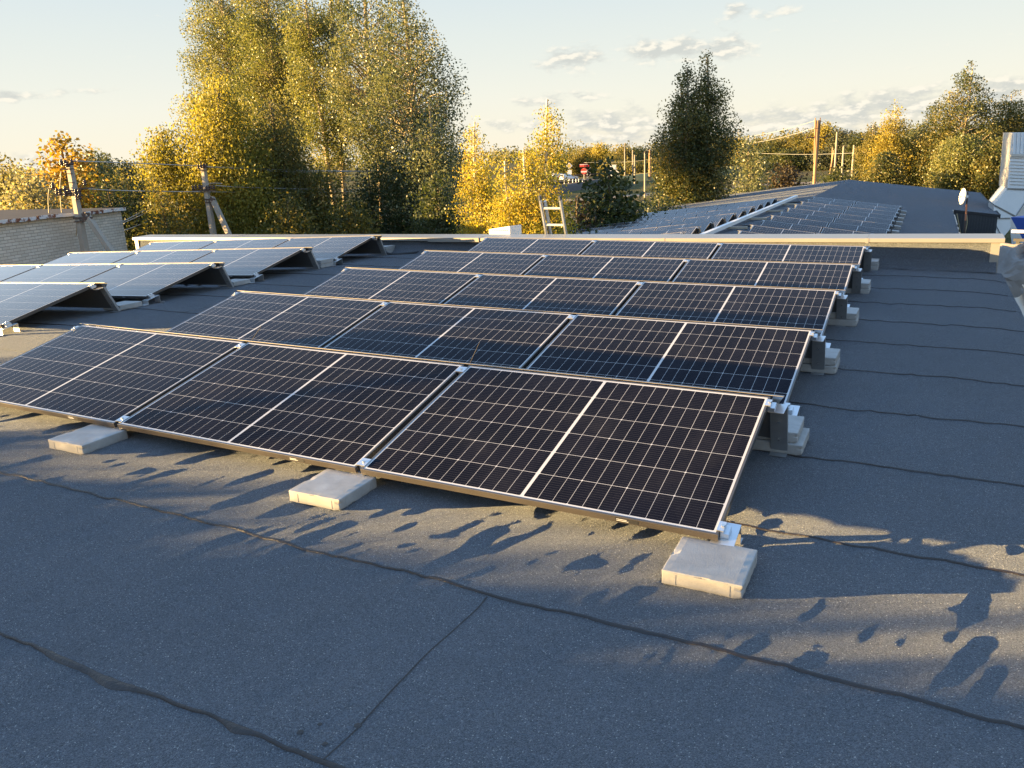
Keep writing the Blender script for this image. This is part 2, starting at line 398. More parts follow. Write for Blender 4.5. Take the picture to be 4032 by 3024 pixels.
def leaf_mat(name, cols, trans=0.42, rough=0.5):
    m_, g, b = mat(name)
    a = g.new('ShaderNodeAttribute', attribute_name='rnd').outputs['Fac']
    n = len(cols); c = g.ramp(a, [(i/(n-1), col) for i, col in enumerate(cols)])
    g.put(b.inputs['Base Color'], c); b.inputs['Roughness'].default_value = rough; b.inputs['Specular IOR Level'].default_value = 0.35
    tr = g.new('ShaderNodeBsdfTranslucent')
    g.put(tr.inputs['Color'], g.mix(1.0, c, (1.35, 1.25, 0.7, 1), 'MULTIPLY'))
    mx = g.new('ShaderNodeMixShader'); mx.inputs[0].default_value = trans
    g.l.new(b.outputs[0], mx.inputs[1]); g.l.new(tr.outputs[0], mx.inputs[2])
    g.l.new(mx.outputs[0], m_.node_tree.nodes['Material Output'].inputs['Surface'])
    return m_
LM = {
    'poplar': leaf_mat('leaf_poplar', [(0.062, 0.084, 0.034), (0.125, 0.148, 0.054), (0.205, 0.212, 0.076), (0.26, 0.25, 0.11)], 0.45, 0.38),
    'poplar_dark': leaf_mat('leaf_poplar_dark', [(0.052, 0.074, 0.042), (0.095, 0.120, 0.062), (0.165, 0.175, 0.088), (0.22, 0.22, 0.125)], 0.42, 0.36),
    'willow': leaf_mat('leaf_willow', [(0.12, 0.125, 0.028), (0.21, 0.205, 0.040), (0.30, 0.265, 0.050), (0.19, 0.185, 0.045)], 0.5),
    'willow_shaded': leaf_mat('leaf_willow_shaded', [(0.070, 0.080, 0.034), (0.12, 0.125, 0.044), (0.19, 0.175, 0.055)], 0.48),  # willow leaves in darker tones, shade put into their colour
    'birch_gold': leaf_mat('leaf_birch_gold', [(0.15, 0.17, 0.035), (0.32, 0.30, 0.045), (0.43, 0.355, 0.050), (0.41, 0.295, 0.040)], 0.5),
    'shrub': leaf_mat('leaf_shrub', [(0.028, 0.044, 0.018), (0.050, 0.068, 0.026), (0.085, 0.092, 0.036)]),
    'shrub_gold': leaf_mat('leaf_shrub_gold', [(0.055, 0.070, 0.024), (0.14, 0.135, 0.036), (0.29, 0.21, 0.040)]),
    'maple': leaf_mat('leaf_maple', [(0.030, 0.044, 0.016), (0.055, 0.068, 0.022), (0.09, 0.094, 0.030)]),
    'maple_gold': leaf_mat('leaf_maple_gold', [(0.13, 0.125, 0.03), (0.32, 0.22, 0.036), (0.44, 0.27, 0.032)]),
    'aspen': leaf_mat('leaf_aspen', [(0.042, 0.060, 0.024), (0.072, 0.088, 0.032), (0.12, 0.118, 0.040), (0.24, 0.20, 0.065)], 0.40, 0.38),
    'silver': leaf_mat('leaf_silver', [(0.15, 0.16, 0.09), (0.25, 0.245, 0.145), (0.40, 0.38, 0.26)]),
    'far': leaf_mat('leaf_far', [(0.080, 0.088, 0.034), (0.155, 0.145, 0.048), (0.24, 0.20, 0.065)], 0.5),
    'far_gold': leaf_mat('leaf_far_gold', [(0.18, 0.17, 0.045), (0.30, 0.26, 0.055), (0.37, 0.29, 0.06)], 0.5),
    'pine': leaf_mat('leaf_pine', [(0.030, 0.042, 0.024), (0.055, 0.064, 0.032), (0.085, 0.084, 0.042)], 0.25),
    'purple': leaf_mat('leaf_purple', [(0.034, 0.026, 0.018), (0.055, 0.042, 0.026), (0.085, 0.068, 0.034)]),
    'drygrass': leaf_mat('leaf_drygrass', [(0.14, 0.13, 0.045), (0.26, 0.21, 0.075), (0.36, 0.27, 0.11)], 0.4),
}
M_BARK = simple('bark', (0.16, 0.125, 0.085), 0.9, 0, 0.35, 5, 0.5, 0.1)
M_BARKGREY = simple('bark_grey', (0.36, 0.30, 0.215), 0.9, 0, 0.3, 5, 0.4, 0.1)
def birch_bark():
    m_, g, b = mat('birch_bark'); tc = g.new('ShaderNodeTexCoord').outputs['Object']; x, y, z = g.xyz(tc)
    n = g.noise(g.vec(g.m('MULTIPLY', x, 3.0), g.m('MULTIPLY', y, 3.0), g.m('MULTIPLY', z, 9.0)), 1.0, 4, 0.6)
    g.put(b.inputs['Base Color'], g.mix(g.smooth(n, 0.55, 0.66), (0.56, 0.51, 0.42, 1), (0.06, 0.05, 0.04, 1))); b.inputs['Roughness'].default_value = 0.8
    return m_
M_BIRCHBARK = birch_bark()

# ------------------------------------------------------------------ the near building and its roof
rs = np.random.RandomState(7)
def vnoise(seed):
    r_ = np.random.RandomState(seed); t = r_.rand(4096)
    def f_(x):
        x = np.asarray(x, float)+1000.0; i = np.floor(x).astype(int); u = x-i; u = u*u*(3-2*u)
        return t[i % 4096]*(1-u)+t[(i+1) % 4096]*u
    return f_
NA, NB, NC, ND = vnoise(1), vnoise(2), vnoise(3), vnoise(4)
ROOF_X0, ROOF_X1, ROOF_Y0, ROOF_Y1 = -9.05, 6.87, -5.0, 8.50
house = thing('flat_roof_building', 'low building carrying the nearer solar panels on its dark bitumen roof', 'building')
seam_y = [-5.2, -4.37, -3.43, -2.495, -1.557, -0.612, 0.32, 1.258, 2.185, 3.12, 4.05, 4.98, 5.92, 6.86, 7.78]
_tab = np.random.RandomState(77).rand(256, 256)
def n2(x, y):
    x = np.asarray(x, float)+500.0; y = np.asarray(y, float)+500.0; i = np.floor(x).astype(int); j = np.floor(y).astype(int); u = x-i; v = y-j
    u = u*u*u*(u*(u*6-15)+10); v = v*v*v*(v*(v*6-15)+10); T_ = _tab
    return (T_[i % 256, j % 256]*(1-u)+T_[(i+1) % 256, j % 256]*u)*(1-v)+(T_[i % 256, (j+1) % 256]*(1-u)+T_[(i+1) % 256, (j+1) % 256]*u)*v
def undul(x, y):
    x = np.asarray(x, float); y = np.asarray(y, float)+0*x
    a = x*0.94-y*0.34; b = x*0.34+y*0.94
    near = np.clip((x+2.5)/3.0, 0.35, 1)
    return (0.006*(NA(x*1.3+y*0.4)-0.5)+0.006*(NB(y*1.7-x*0.3)-0.5)+0.010*(NC(x*0.45+y*0.31)-0.5)
            + near*relief(a, b))
def relief(a, b):      # soft folds across the sheets, stretched along b
    wa = a+0.05*(n2(a/0.30+11, b/0.22+5)-0.5); wb = b+0.10*(n2(a/0.26+3, b/0.31+9)-0.5)
    rid = lambda p, q: 1-np.abs(2*n2(p, q)-1)
    return (0.0040*(n2(wa/0.26, wb/0.62)-0.5)+0.0060*(rid(wa/0.24+7, wb/0.75+3)-0.5)+0.0088*(rid(wa/0.125+2, wb/0.46+1)-0.5)+0.0062*(n2(wa/0.050+5, wb/0.22)-0.5)+0.0018*(n2(wa/0.028, wb/0.08)-0.5))
def eave_drop(x): return np.where(x > 6.45, -0.16*(x-6.45)**2, 0.0)
def roof_zs(x): return np.where(x > RIDGE_X, -0.10-P_MAIN*x, -0.10-P_MAIN*RIDGE_X+P_LEFT*(x-RIDGE_X))
def wob(k, x): return 0.010*(ND(x*2.1+k*31)-0.5)+0.006*(NA(x*9.0+k*17)-0.5)+0.003*(NB(x*31+k*7)-0.5)
xs = np.concatenate([np.arange(ROOF_X0, 0.5, 0.10), np.arange(0.5, ROOF_X1, 0.0155), [ROOF_X1]])
mb = MB()
bounds = seam_y+[ROOF_Y1]
for k_ in range(len(seam_y)):
    y0, y1 = bounds[k_], bounds[k_+1]
    rows = []
    ts = [0.0, 0.0]+list(np.linspace(0, 1, 47 if -3.5 < y0 < 1.5 else 15)[1:]); ts[2:2] = [0.012]
    for i, t in enumerate(ts):
        yy = y0+wob(k_, xs)+(y1+0.03-y0)*t if t < 1 else np.full_like(xs, y1+0.03)
        lift = 0.0 if i == 0 else (0.0055 if t <= 0.012 else 0.0055*(1-t)-0.0012*t)
        zz = roof_zs(xs)+undul(xs, yy)+eave_drop(xs)+lift-(0.002 if i == 0 else 0)
        rows.append(np.stack([xs, yy, zz], 1))
    V = np.concatenate(rows); nx = len(xs)
    mb.add(V.tolist(), [(a*nx+i, a*nx+i+1, (a+1)*nx+i+1, (a+1)*nx+i) for a in range(len(ts)-1) for i in range(nx-1)])
roof = mb.build('roof', M_ROOF, house, True); tag(roof, None, None, None, 'structure')
del roof['kind']
# tar squeezed out along each lap
mb = MB()
for k_ in range(1, len(seam_y)):
    xx = np.arange(-7.9 if k_ > 7 else -1.0, 6.85, 0.02 if k_ < 8 else 0.04)
    yy = seam_y[k_]+wob(k_, xx)
    wd = 0.004+0.012*np.clip(NC(xx*1.9+k_*13)-0.35, 0, 1)+0.010*np.clip(NB(xx*6.3+k_*5)-0.55, 0, 1)
    if k_ == 4:
        wd = wd+0.030*np.exp(-((xx-3.80)/0.10)**2)+0.016*np.exp(-((xx-3.55)/0.12)**2)+0.022*np.exp(-((xx-4.33)/0.05)**2)+0.01*np.exp(-((xx-4.75)/0.05)**2)
    if k_ > 6: wd = wd*0.8
    z_ = roof_zs(xx)+eave_drop(xx)
    n_ = len(xx)
    a = np.stack([xx, yy+0.004, z_+undul(xx, yy)+0.0060], 1); c = np.stack([xx, yy-wd*0.5, z_+undul(xx, yy-wd*0.5)+0.0062+0.1*wd], 1)
    d = np.stack([xx, yy-wd, z_+undul(xx, yy-wd)+0.0002], 1)
    mb.add(np.concatenate([d, c, a]).tolist(), [(q*n_+i, q*n_+i+1, (q+1)*n_+i+1, (q+1)*n_+i) for q in range(2) for i in range(n_-1)])
def cross_seam(x0, ya, yb, sd, wmul=1.0):
    yy = np.arange(ya, yb, 0.02); xx = x0+0.012*(NA(yy*3+sd)-0.5)+0.004*(NB(yy*17+sd)-0.5)
    wd = (0.003+0.006*np.clip(NC(yy*4+sd)-0.4, 0, 1))*wmul
    z_ = roof_zs(xx)+undul(xx, yy)
    t = (yy-ya)/(yb-ya); lift = 0.0058*(1-t)
    n_ = len(yy)
    a = np.stack([xx-wd, yy, z_+lift+0.001], 1); c = np.stack([xx, yy, z_+lift+0.003], 1); d = np.stack([xx+wd, yy, z_+lift+0.001], 1)
    mb.add(np.concatenate([a, c, d]).tolist(), [(q*n_+i, q*n_+i+1, (q+1)*n_+i+1, (q+1)*n_+i) for q in range(2) for i in range(n_-1)])
cross_seam(4.640, -1.55, -0.615, 3)
cross_seam(-1.2, 3.13, 4.04, 9); cross_seam(5.9, -3.42, -2.5, 19)
for (bx, by, rr) in ((4.638, -1.40, 0.011), (4.60, -1.50, 0.008), (4.50, -1.49, 0.010), (4.53, -1.44, 0.007)):
    mb.add([(bx+rr*math.cos(q)*1.2, by+rr*math.sin(q), roof_z(bx)+float(undul(bx, by))+0.0058) for q in np.linspace(0, 6.28, 10)[:-1]]+[(bx, by, roof_z(bx)+float(undul(bx, by))+0.0085)],
           [(i, (i+1) % 9, 9) for i in range(9)])
mb.build('tar_seam', M_TAR, house, True)
# walls under the roof
mb = MB()
mb.prism([(ROOF_X0+0.1, ROOF_Y0, GROUND), (6.78, ROOF_Y0, GROUND), (6.78, ROOF_Y0, roof_z(6.78)-0.12), (RIDGE_X, ROOF_Y0, roof_z(RIDGE_X)-0.06), (ROOF_X0+0.1, ROOF_Y0, roof_z(ROOF_X0)-0.06)], (0, 8.94-ROOF_Y0, 0))
mb.build('wall', M_WALL, house)
# parapet: upstand clad in bitumen, metal cap
mb = MB()
PX0, PX1, PYF, PYB = -8.80, 6.80, 8.56, 8.90
px_ = np.linspace(PX0, PX1, 80); n_ = len(px_)
prof = [(8.40, 0.004), (8.47, 0.04), (8.54, 0.12), (8.56, 0.30)]
V = []
for (yy, hh) in prof[:3]:
    V.append(np.stack([px_, np.full(n_, yy)+0.01*(NA(px_*2)-0.5), roof_zs(px_)+hh+undul(px_, np.full(n_, yy))], 1))
V.append(np.stack([px_, np.full(n_, PYF)+0.012*(NB(px_*1.7)-0.5), np.full(n_, 0.155)], 1))
V.append(np.stack([px_, np.full(n_, PYB), np.full(n_, 0.155)], 1)); V.append(np.stack([px_, np.full(n_, PYB), np.full(n_, -1.6)], 1))
mb.add(np.concatenate(V).tolist(), [(q*n_+i, q*n_+i+1, (q+1)*n_+i+1, (q+1)*n_+i) for q in range(5) for i in range(n_-1)])
parapet = mb.build('parapet', M_UPSTAND, house, False)
mb = MB()
prof = [(8.509, 0.124), (8.500, 0.131), (8.500, 0.176), (8.509, 0.183), (8.64, 0.187), (8.94, 0.197), (8.948, 0.190), (8.948, 0.140)]
joints = [-8.84, -6.0, -3.1, -0.2, 2.6, 5.32, 6.86]
for a, b in zip(joints[:-1], joints[1:]):
    e = 0.0015; dz = rs.uniform(-0.003, 0.003); dz2 = rs.uniform(-0.003, 0.003)
    mb.add([(a+e, y, z+dz) for y, z in prof]+[(b-e, y, z+dz2) for y, z in prof], [(i, i+8, i+9, i+1) for i in range(7)]+[tuple(range(8)), tuple(reversed(range(8, 16)))])
# loose cover plate over a joint
sl0, sl1 = on_y(1684, 945, 8.49)[0], on_y(1885, 945, 8.49)[0]
mb.add([(sl0, 8.490, 0.112), (sl1, 8.490, 0.116), (sl1, 8.485, 0.182), (sl0, 8.485, 0.182), (sl1, 8.64, 0.1935), (sl0, 8.64, 0.1935)], [(0, 1, 2, 3), (3, 2, 4, 5)])
for jx in joints[1:-1]:
    mb.box((jx-0.02, 8.496, 0.122), (jx+0.02, 8.4985, 0.180))
mb.build('parapet_cap', M_CAP, parapet)
for (a, b) in ((6.72, 6.815), (-8.815, -8.72)):   # corner flashings at both ends
    mb = MB(); mb.box((a, 8.530, roof_z(a)+0.03), (b, 8.545, 0.128)); mb.box((b-0.01 if a > 0 else a, 8.5451, -0.3), (b if a > 0 else a+0.01, 8.91, 0.128))
    mb.build('corner_flashing', M_CAP, parapet)
# eave edging and gutter on the low side
mb = MB()
gx = 6.99; pts = []
for yy in np.arange(-4.9, 8.45, 0.5):
    z0 = roof_z(6.85)-0.16
    pts.append([(gx+0.085*math.sin(a), yy, z0-0.085*math.cos(a)) for a in np.linspace(-1.5, 1.5, 9)]+[(gx+0.10, yy, z0+0.02)])
m_ = len(pts[0]); mb.add([q for p in pts for q in p], [(i*m_+j, i*m_+j+1, (i+1)*m_+j+1, (i+1)*m_+j) for i in range(len(pts)-1) for j in range(m_-1)])
mb.tube([(gx+0.10, -4.9, roof_z(6.85)-0.14), (gx+0.10, 8.4, roof_z(6.85)-0.14)], 0.012, 8)
mb.build('gutter', M_CAP, house, True)


# ------------------------------------------------------------------ solar panels
def frame_mesh():
    mb = MB()
    o = [(0, 0), (L, 0), (L, W), (0, W)]; i_ = [(LIP, LIP), (L-LIP, LIP), (L-LIP, W-LIP), (LIP, W-LIP)]
    v = [(x, y, -0.0012) for x, y in o]+[(x, y, 0) for x, y in i_]+[(x, y, -TH) for x, y in o]+[(x, y, -0.004) for x, y in i_]
    # outer top edge slightly eased
    e = 0.0012; v[0:4] = [(e, e, 0), (L-e, e, 0), (L-e, W-e, 0), (e, W-e, 0)]
    v += [(x, y, -e) for x, y in o]
    f = []
    for q in range(4):
        n = (q+1) % 4
        f += [(q, n, 4+n, 4+q), (4+q, 4+n, 12+n, 12+q), (16+q, 16+n, n, q), (8+q, 8+n, 16+n, 16+q)]
    mb.add(v, f)
    for (a, b) in (((0.0, 0.0), (L, 0.022)), ((0.0, W-0.022), (L, W)), ((0.0, 0.022), (0.022, W-0.022)), ((L-0.022, 0.022), (L, W-0.022))):
        mb.add([(a[0], a[1], -TH), (b[0], a[1], -TH), (b[0], b[1], -TH), (a[0], b[1], -TH)], [(3, 2, 1, 0)])
    return mb
def make_panel(label, group, M):
    t = thing('solar_panel', label, 'solar panel', M, group)
    frame_mesh().build('frame', M_BLACKFRAME, t)
    mb = MB(); z0, z1 = -0.0052, -0.0016
    mb.add([(LIP, LIP, z1), (L-LIP, LIP, z1), (L-LIP, W-LIP, z1), (LIP, W-LIP, z1), (LIP, LIP, z0), (L-LIP, LIP, z0), (L-LIP, W-LIP, z0), (LIP, W-LIP, z0)], [(0, 1, 2, 3), (7, 6, 5, 4)])
    mb.build('cell_glass', M_CELL, t)
    mb = MB(); mb.box((L-0.43, -0.0012, -0.024), (L-0.33, -0.0004, -0.006)); mb.cur = 1
    for q in range(2): mb.box((L-0.425, -0.0020, -0.0125-0.007*q), (L-0.38+0.008*q, -0.0012, -0.0105-0.007*q))
    mb.build('type_label', [M_DARK, M_WHITE], t)
    return t


def basis(p, t, o, yaw=0.0):
    """matrices of roof-parallel frame and panel frame"""
    c, s = math.cos(yaw), math.sin(yaw)
    xd = Vector((math.cos(p)*c, math.cos(p)*s, -math.sin(p))); yd = Vector((-s, c, 0)); n = xd.cross(yd).normalized()
    vd = yd*math.cos(t)+n*math.sin(t); pn = xd.cross(vd)
    def mk(a, b, c_): return Matrix(((a.x, b.x, c_.x, o[0]), (a.y, b.y, c_.y, o[1]), (a.z, b.z, c_.z, o[2]), (0, 0, 0, 1)))
    return mk(xd, yd, n), mk(xd, vd, pn)
HC = 0.100           # height of a panel's low edge over the roof
def T(x, y, z): return Matrix.Translation(Vector((x, y, z)))


# hardware prototypes, in the roof-parallel frame: origin on the roof under the row's low edge, panel corner side given by sgn
def foot_parts(t, sgn, tl, mid=False):
    mb = MB()
    c, s = math.cos(tl), math.sin(tl)
    def pp(a, b, h): return (a, b*c-h*s, HC+b*s+h*c)      # point in panel frame
    zb = -TH-0.004
    lo, hi = (-0.035, 0.035) if mid else ((-0.03, 0.065) if sgn > 0 else (-0.065, 0.03))
    mb.add([pp(lo, -0.045, zb), pp(hi, -0.045, zb), pp(hi, 0.13, zb), pp(lo, 0.13, zb)]+[pp(lo, -0.045, zb-0.003), pp(hi, -0.045, zb-0.003), pp(hi, 0.13, zb-0.003), pp(lo, 0.13, zb-0.003)],
           [(0, 1, 2, 3), (7, 6, 5, 4), (0, 4, 5, 1), (1, 5, 6, 2), (2, 6, 7, 3), (3, 7, 4, 0)])
    a = pp(lo, -0.042, zb-0.003); mb.box((lo, a[1]-0.003, 0.010), (hi, a[1], a[2]+0.001)); mb.box((lo, a[1]-0.07, 0.006), (hi, a[1]-0.0032, 0.010))
    a2 = pp(lo, 0.128, zb-0.003); mb.box((lo, a2[1], 0.010), (hi, a2[1]+0.003, a2[2]+0.001)); mb.box((lo, a2[1]+0.0032, 0.006), (hi, a2[1]+0.06, 0.010))
    mb.build('bracket', M_ALU, t)
    clamp(t, sgn, tl, 0.055, mid)
def clamp(t, sgn, tl, b0, mid, zoff=0.0):
    M = Matrix.Rotation(tl, 4, 'X'); M = T(0, 0, HC) @ M
    mb = MB()
    if mid:
        mb.box((-0.027, b0-0.03, 0.0005), (0.027, b0+0.03, 0.0045), M); mb.box((-0.010, b0-0.028, -TH), (0.010, b0+0.028, 0.0004), M)
        cx_ = 0.0; top = 0.0045
    else:
        q = 1 if sgn > 0 else -1
        x0, x1 = sorted((q*-0.012, q*0.016)); mb.box((x0, b0-0.03, 0.0005), (x1, b0+0.03, 0.0040), M)
        x0, x1 = sorted((q*0.002, q*0.016)); mb.box((x0, b0-0.03, -TH-0.003), (x1, b0+0.03, 0.0004), M)
        x0, x1 = sorted((q*0.0162, q*0.036)); mb.box((x0, b0-0.03, -TH-0.003), (x1, b0+0.03, -0.010), M)
        cx_ = q*0.009; top = 0.004
    cl = mb.build('clamp', M_ALU, t)
    mb = MB(); mb.tube([tuple(M @ Vector((cx_, b0, top))), tuple(M @ Vector((cx_, b0, top+0.007)))], 0.0085, 6)
    mb.build('bolt', M_BOLT, cl)
def post_parts(t, sgn, tl, mid=False):
    bh = W*math.cos(tl); hh = HC+W*math.sin(tl)
    lo, hi = (-0.04, 0.04) if mid else ((-0.004, 0.082) if sgn > 0 else (-0.082, 0.004))
    y0, y1 = bh+0.150, bh+0.022      # leaning: foot further back than the head
    z0, z1 = 0.006, hh-0.052
    mb = MB()
    mb.hexa([(lo, y0, z0), (hi, y0, z0), (hi, y0+0.003, z0), (lo, y0+0.003, z0), (lo, y1, z1), (hi, y1, z1), (hi, y1+0.003, z1), (lo, y1+0.003, z1)])
    for xx in (lo, hi-0.003):   # side flanges of the channel
        mb.hexa([(xx, y0+0.003, z0), (xx+0.003, y0+0.003, z0), (xx+0.003, y0+0.028, z0), (xx, y0+0.028, z0), (xx, y1+0.003, z1), (xx+0.003, y1+0.003, z1), (xx+0.003, y1+0.028, z1), (xx, y1+0.028, z1)])
    mb.box((lo, y0-0.06, 0.006), (hi, y0-0.001, 0.009))
    up = mb.build('upright', M_GALV, t)
    mb = MB()
    mb.hexa([(lo+0.006, y1-0.075, z1-0.015), (hi-0.006, y1-0.075, z1-0.015), (hi, y1+0.026, z1+0.002), (lo, y1+0.026, z1+0.002), (lo+0.006, y1-0.075, z1-0.012), (hi-0.006, y1-0.075, z1-0.012), (hi, y1+0.026, z1+0.005), (lo, y1+0.026, z1+0.005)])
    mb.build('head_plate', M_ALU, t)
    for fz in (0.30, 0.68):
        zz = z0+(z1-z0)*fz; yy = y0+(y1-y0)*fz
        mb = MB(); xc = (lo+hi)/2; mb.tube([(xc, yy-0.001, zz), (xc, yy-0.010, zz-0.003)], 0.0065, 6); mb.build('bolt', M_BOLT, t)
    clamp(t, sgn, tl, W-0.065, mid)


_cache = {}
def instance(key, builder, name, label, cat, M, group):
    if key in _cache: return copy_tree(_cache[key], M, label, group)
    t = thing(name, label, cat, M, group); builder(t); _cache[key] = t; return t


def deflector(length, tl, M, label, group, ext=0.12):
    bh = W*math.cos(tl); hh = HC+W*math.sin(tl)
    t = thing('wind_deflector', label, 'sheet metal', M, group)
    mb = MB()
    yb, yt = bh+0.172, bh+0.052; zb, zt = 0.035, hh-0.006
    x0, x1 = -ext, length+ext
    k_ = 0.30
    ym = yb+(yt-yb)*(1-k_); zm = zb+(zt-zb)*(1-k_)
    d = 0.0025
    poly = [(0.0, yb, zb), (length, yb, zb), (length, yt, zt), (0.0, yt, zt)]
    mb.prism(poly, (0, d, d*0.4)); mb.build('sheet', M_DEFL, t)
    for (xa, xb) in ((0.0, x0), (length, x1)):
        mb = MB(); e_ = 0.002 if xb > xa else -0.002; mb.prism([(xa+e_, ym, zm), (xb, yt, zt), (xa+e_, yt, zt)], (0, d, d*0.4)); mb.build('end_flap', M_ALU, t)
    mb = MB(); mb.hexa([(x0, yt-0.034, zt+0.006), (x1, yt-0.034, zt+0.006), (x1, yt+d, zt), (x0, yt+d, zt), (x0, yt-0.034, zt+0.0085), (x1, yt-0.034, zt+0.0085), (x1, yt+d, zt+0.003), (x0, yt+d, zt+0.003)])
    mb.build('top_lip', M_LIP, t)
    return t
M_DEFL = simple('deflector_steel_shaded', (0.13, 0.135, 0.14), 0.5, 0.4, 0.15, 5)  # sheet darker than its flaps, shade behind the panels put into its colour
M_LIP = simple('deflector_lip', (0.26, 0.245, 0.23), 0.5, 0.5, 0.12, 6)

PITCHY = 1.7058
ROWN = ['front', 'second', 'third', 'fourth', 'fifth']
ENDS = {0: 'ridge-end', 1: 'middle', 2: 'eave-end'}
# main array -------------------------------------------------------
proto = None
def add_panel(M, label, group):
    global proto
    if proto is None: proto = make_panel(label, group, M); return proto
    return copy_tree(proto, M, label, group)
LG = L+GAP
G_MAIN = 'black solar panels of the array beside the roof eave'
for r_ in range(5):
    tl = 0.2288 if r_ == 0 else 0.2195
    o = Vector((-0.0046*r_*0.99, r_*1.7062, 0.0))
    MR, MP = basis(P_MAIN, tl, o)
    rowname = ['front row', 'second row from the camera', 'third row from the camera', 'fourth row from the camera', 'fifth row, under the parapet'][r_]
    for k_ in range(3):
        add_panel(MP @ T(k_*LG, 0, 0), f'{ENDS[k_]} black solar panel, {rowname}, array with dark glass', G_MAIN)
    MRf = MR @ T(0, 0, -HC)
    for j in range(4):
        a = (0.0, L+GAP/2, 2*L+1.5*GAP, 3*L+2*GAP)[j]; sg = -1 if j == 0 else 1; mid = j in (1, 2)
        nm = ['at the ridge end', 'at the ridge-side gap', 'at the eave-side gap', 'at the eave end'][j]
        Mj = MRf @ T(a, 0, 0)
        kk = ('mid' if mid else sg, tl)
        instance(('foot',)+kk, lambda t: foot_parts(t, sg, tl, mid), 'mounting_bracket', f'low aluminium foot {nm}, {rowname}, dark-glass array', 'bracket', Mj, 'low feet of the dark-glass array')
        instance(('post',)+kk, lambda t: post_parts(t, sg, tl, mid), 'mounting_post', f'steel post {nm} behind {rowname}, dark-glass array', 'bracket', Mj, 'rear posts of the dark-glass array')
    deflector(3*L+2*GAP, tl, MRf, f'folded sheet metal closing the back of {rowname}, dark-glass array', 'wind deflectors of the dark-glass array', 0.06)
# light-reflecting array over the other roof slope -------------------
G_LEFT = 'pale reflecting solar panels beyond the roof ridge'
LO = np.array([-2.1008, 1.66198, 0.0320])
for r_ in range(4):
    tl = 0.2195
    o = Vector(tuple(LO))+Vector((0, r_*1.7048, 0))
    MR, MP = basis(-P_LEFT, tl, o)
    rowname = ['front row', 'second row from the camera', 'third row from the camera', 'last row before the parapet'][r_]
    for k_ in range(3):
        add_panel(MP @ T(-L-(2-k_)*LG, 0, 0), f'{["outermost", "middle", "ridge-end"][k_]} solar panel, {rowname}, array with pale reflecting glass', G_LEFT)
    MRf = MR @ T(0, 0, -HC)
    for j in range(4):
        a = -(0.0, L+GAP/2, 2*L+1.5*GAP, 3*L+2*GAP)[j]; sg = 1 if j == 0 else -1; mid = j in (1, 2)
        if j == 3 and r_ < 2: continue
        nm = ['at the ridge end', 'at the ridge-side gap', 'at the outer gap', 'at the outer end'][j]
        Mj = MRf @ T(a, 0, 0); kk = ('mid' if mid else sg, tl)
        instance(('foot',)+kk, lambda t: foot_parts(t, sg, tl, mid), 'mounting_bracket', f'low aluminium foot {nm}, {rowname}, pale-glass array', 'bracket', Mj, 'low feet of the pale-glass array')
        instance(('post',)+kk, lambda t: post_parts(t, sg, tl, mid), 'mounting_post', f'steel post {nm} behind {rowname}, pale-glass array', 'bracket', Mj, 'rear posts of the pale-glass array')
    deflector(3*L+2*GAP, tl, MRf @ T(-3*L-2*GAP, 0, 0), f'folded sheet metal closing the back of {rowname}, pale-glass array', 'wind deflectors of the pale-glass array', 0.12)

# ------------------------------------------------------------------ concrete ballast slabs
def slab_mesh(t):
    import bmesh
    bm = bmesh.new(); bmesh.ops.create_cube(bm, size=1.0); bmesh.ops.scale(bm, vec=(0.30, 0.30, 0.06), verts=bm.verts); bmesh.ops.translate(bm, vec=(0, 0, 0.03), verts=bm.verts)
    bmesh.ops.subdivide_edges(bm, edges=bm.edges[:], cuts=9, use_grid_fill=True); bm.normal_update()
    ed = [e for e in bm.edges if len(e.link_faces) == 2 and e.link_faces[0].normal.dot(e.link_faces[1].normal) < 0.5]
    bmesh.ops.bevel(bm, geom=ed, offset=0.0045, segments=2, profile=0.6, affect='EDGES')
    for v in bm.verts:
        x, y, z = v.co; ex = 0.15-abs(x); ey = 0.15-abs(y); ez = min(z, 0.06-z); d = sorted((ex, ey, ez))
        if d[1] < 0.006:
            wr = 0.0035*float(n2(x*45+9, y*45+z*50)); c = Vector((x*0.9, y*0.9, 0.03+(z-0.03)*0.4)); v.co += (c-v.co).normalized()*wr
            if float(n2(x*26+40, y*26+z*70)) > 0.78: v.co += (c-v.co).normalized()*0.0045
    for s_ in (-1, 1):
        for q in (-0.10, 0.10):
            for ax in (0, 1):
                m_ = Matrix.Translation(Vector((q, s_*0.1500, 0.028)) if ax else Vector((s_*0.1500, q, 0.028))) @ Matrix.Diagonal(Vector((0.011, 0.003, 0.042, 1) if ax else (0.003, 0.011, 0.042, 1)))
                bmesh.ops.create_cube(bm, size=1.0, matrix=m_)
    me = bpy.data.meshes.new('concrete_slab'); bm.to_mesh(me); bm.free(); me.materials.append(M_CONC)
    o = bpy.data.objects.new('concrete_slab', me); COL.objects.link(o); return o
slab0 = None
def slab(x, y, h, label, yaw=0.0, group='concrete ballast slabs on the near roof'):
    global slab0
    s_ = -P_MAIN if x > RIDGE_X else P_LEFT
    M = T(x, y, roof_z(x)+0.005+h) @ Matrix.Rotation(math.atan(-s_), 4, 'Y') @ Matrix.Rotation(yaw, 4, 'Z')
    if slab0 is None: slab0 = slab_mesh(None); o = slab0
    else: o = slab0.copy(); COL.objects.link(o)
    o.matrix_world = M; tag(o, label, 'paving slab', group); return o
slab(5.355, -0.140, 0, 'grey concrete slab before the eave-end corner of the front row, half in shade', 0.006)
slab(3.520, -0.130, 0, 'grey concrete slab under the front gap nearer the eave, golden front face', 0.024)
slab(1.690, -0.125, 0, 'grey concrete slab under the front gap nearer the ridge, golden front face', 0.02)
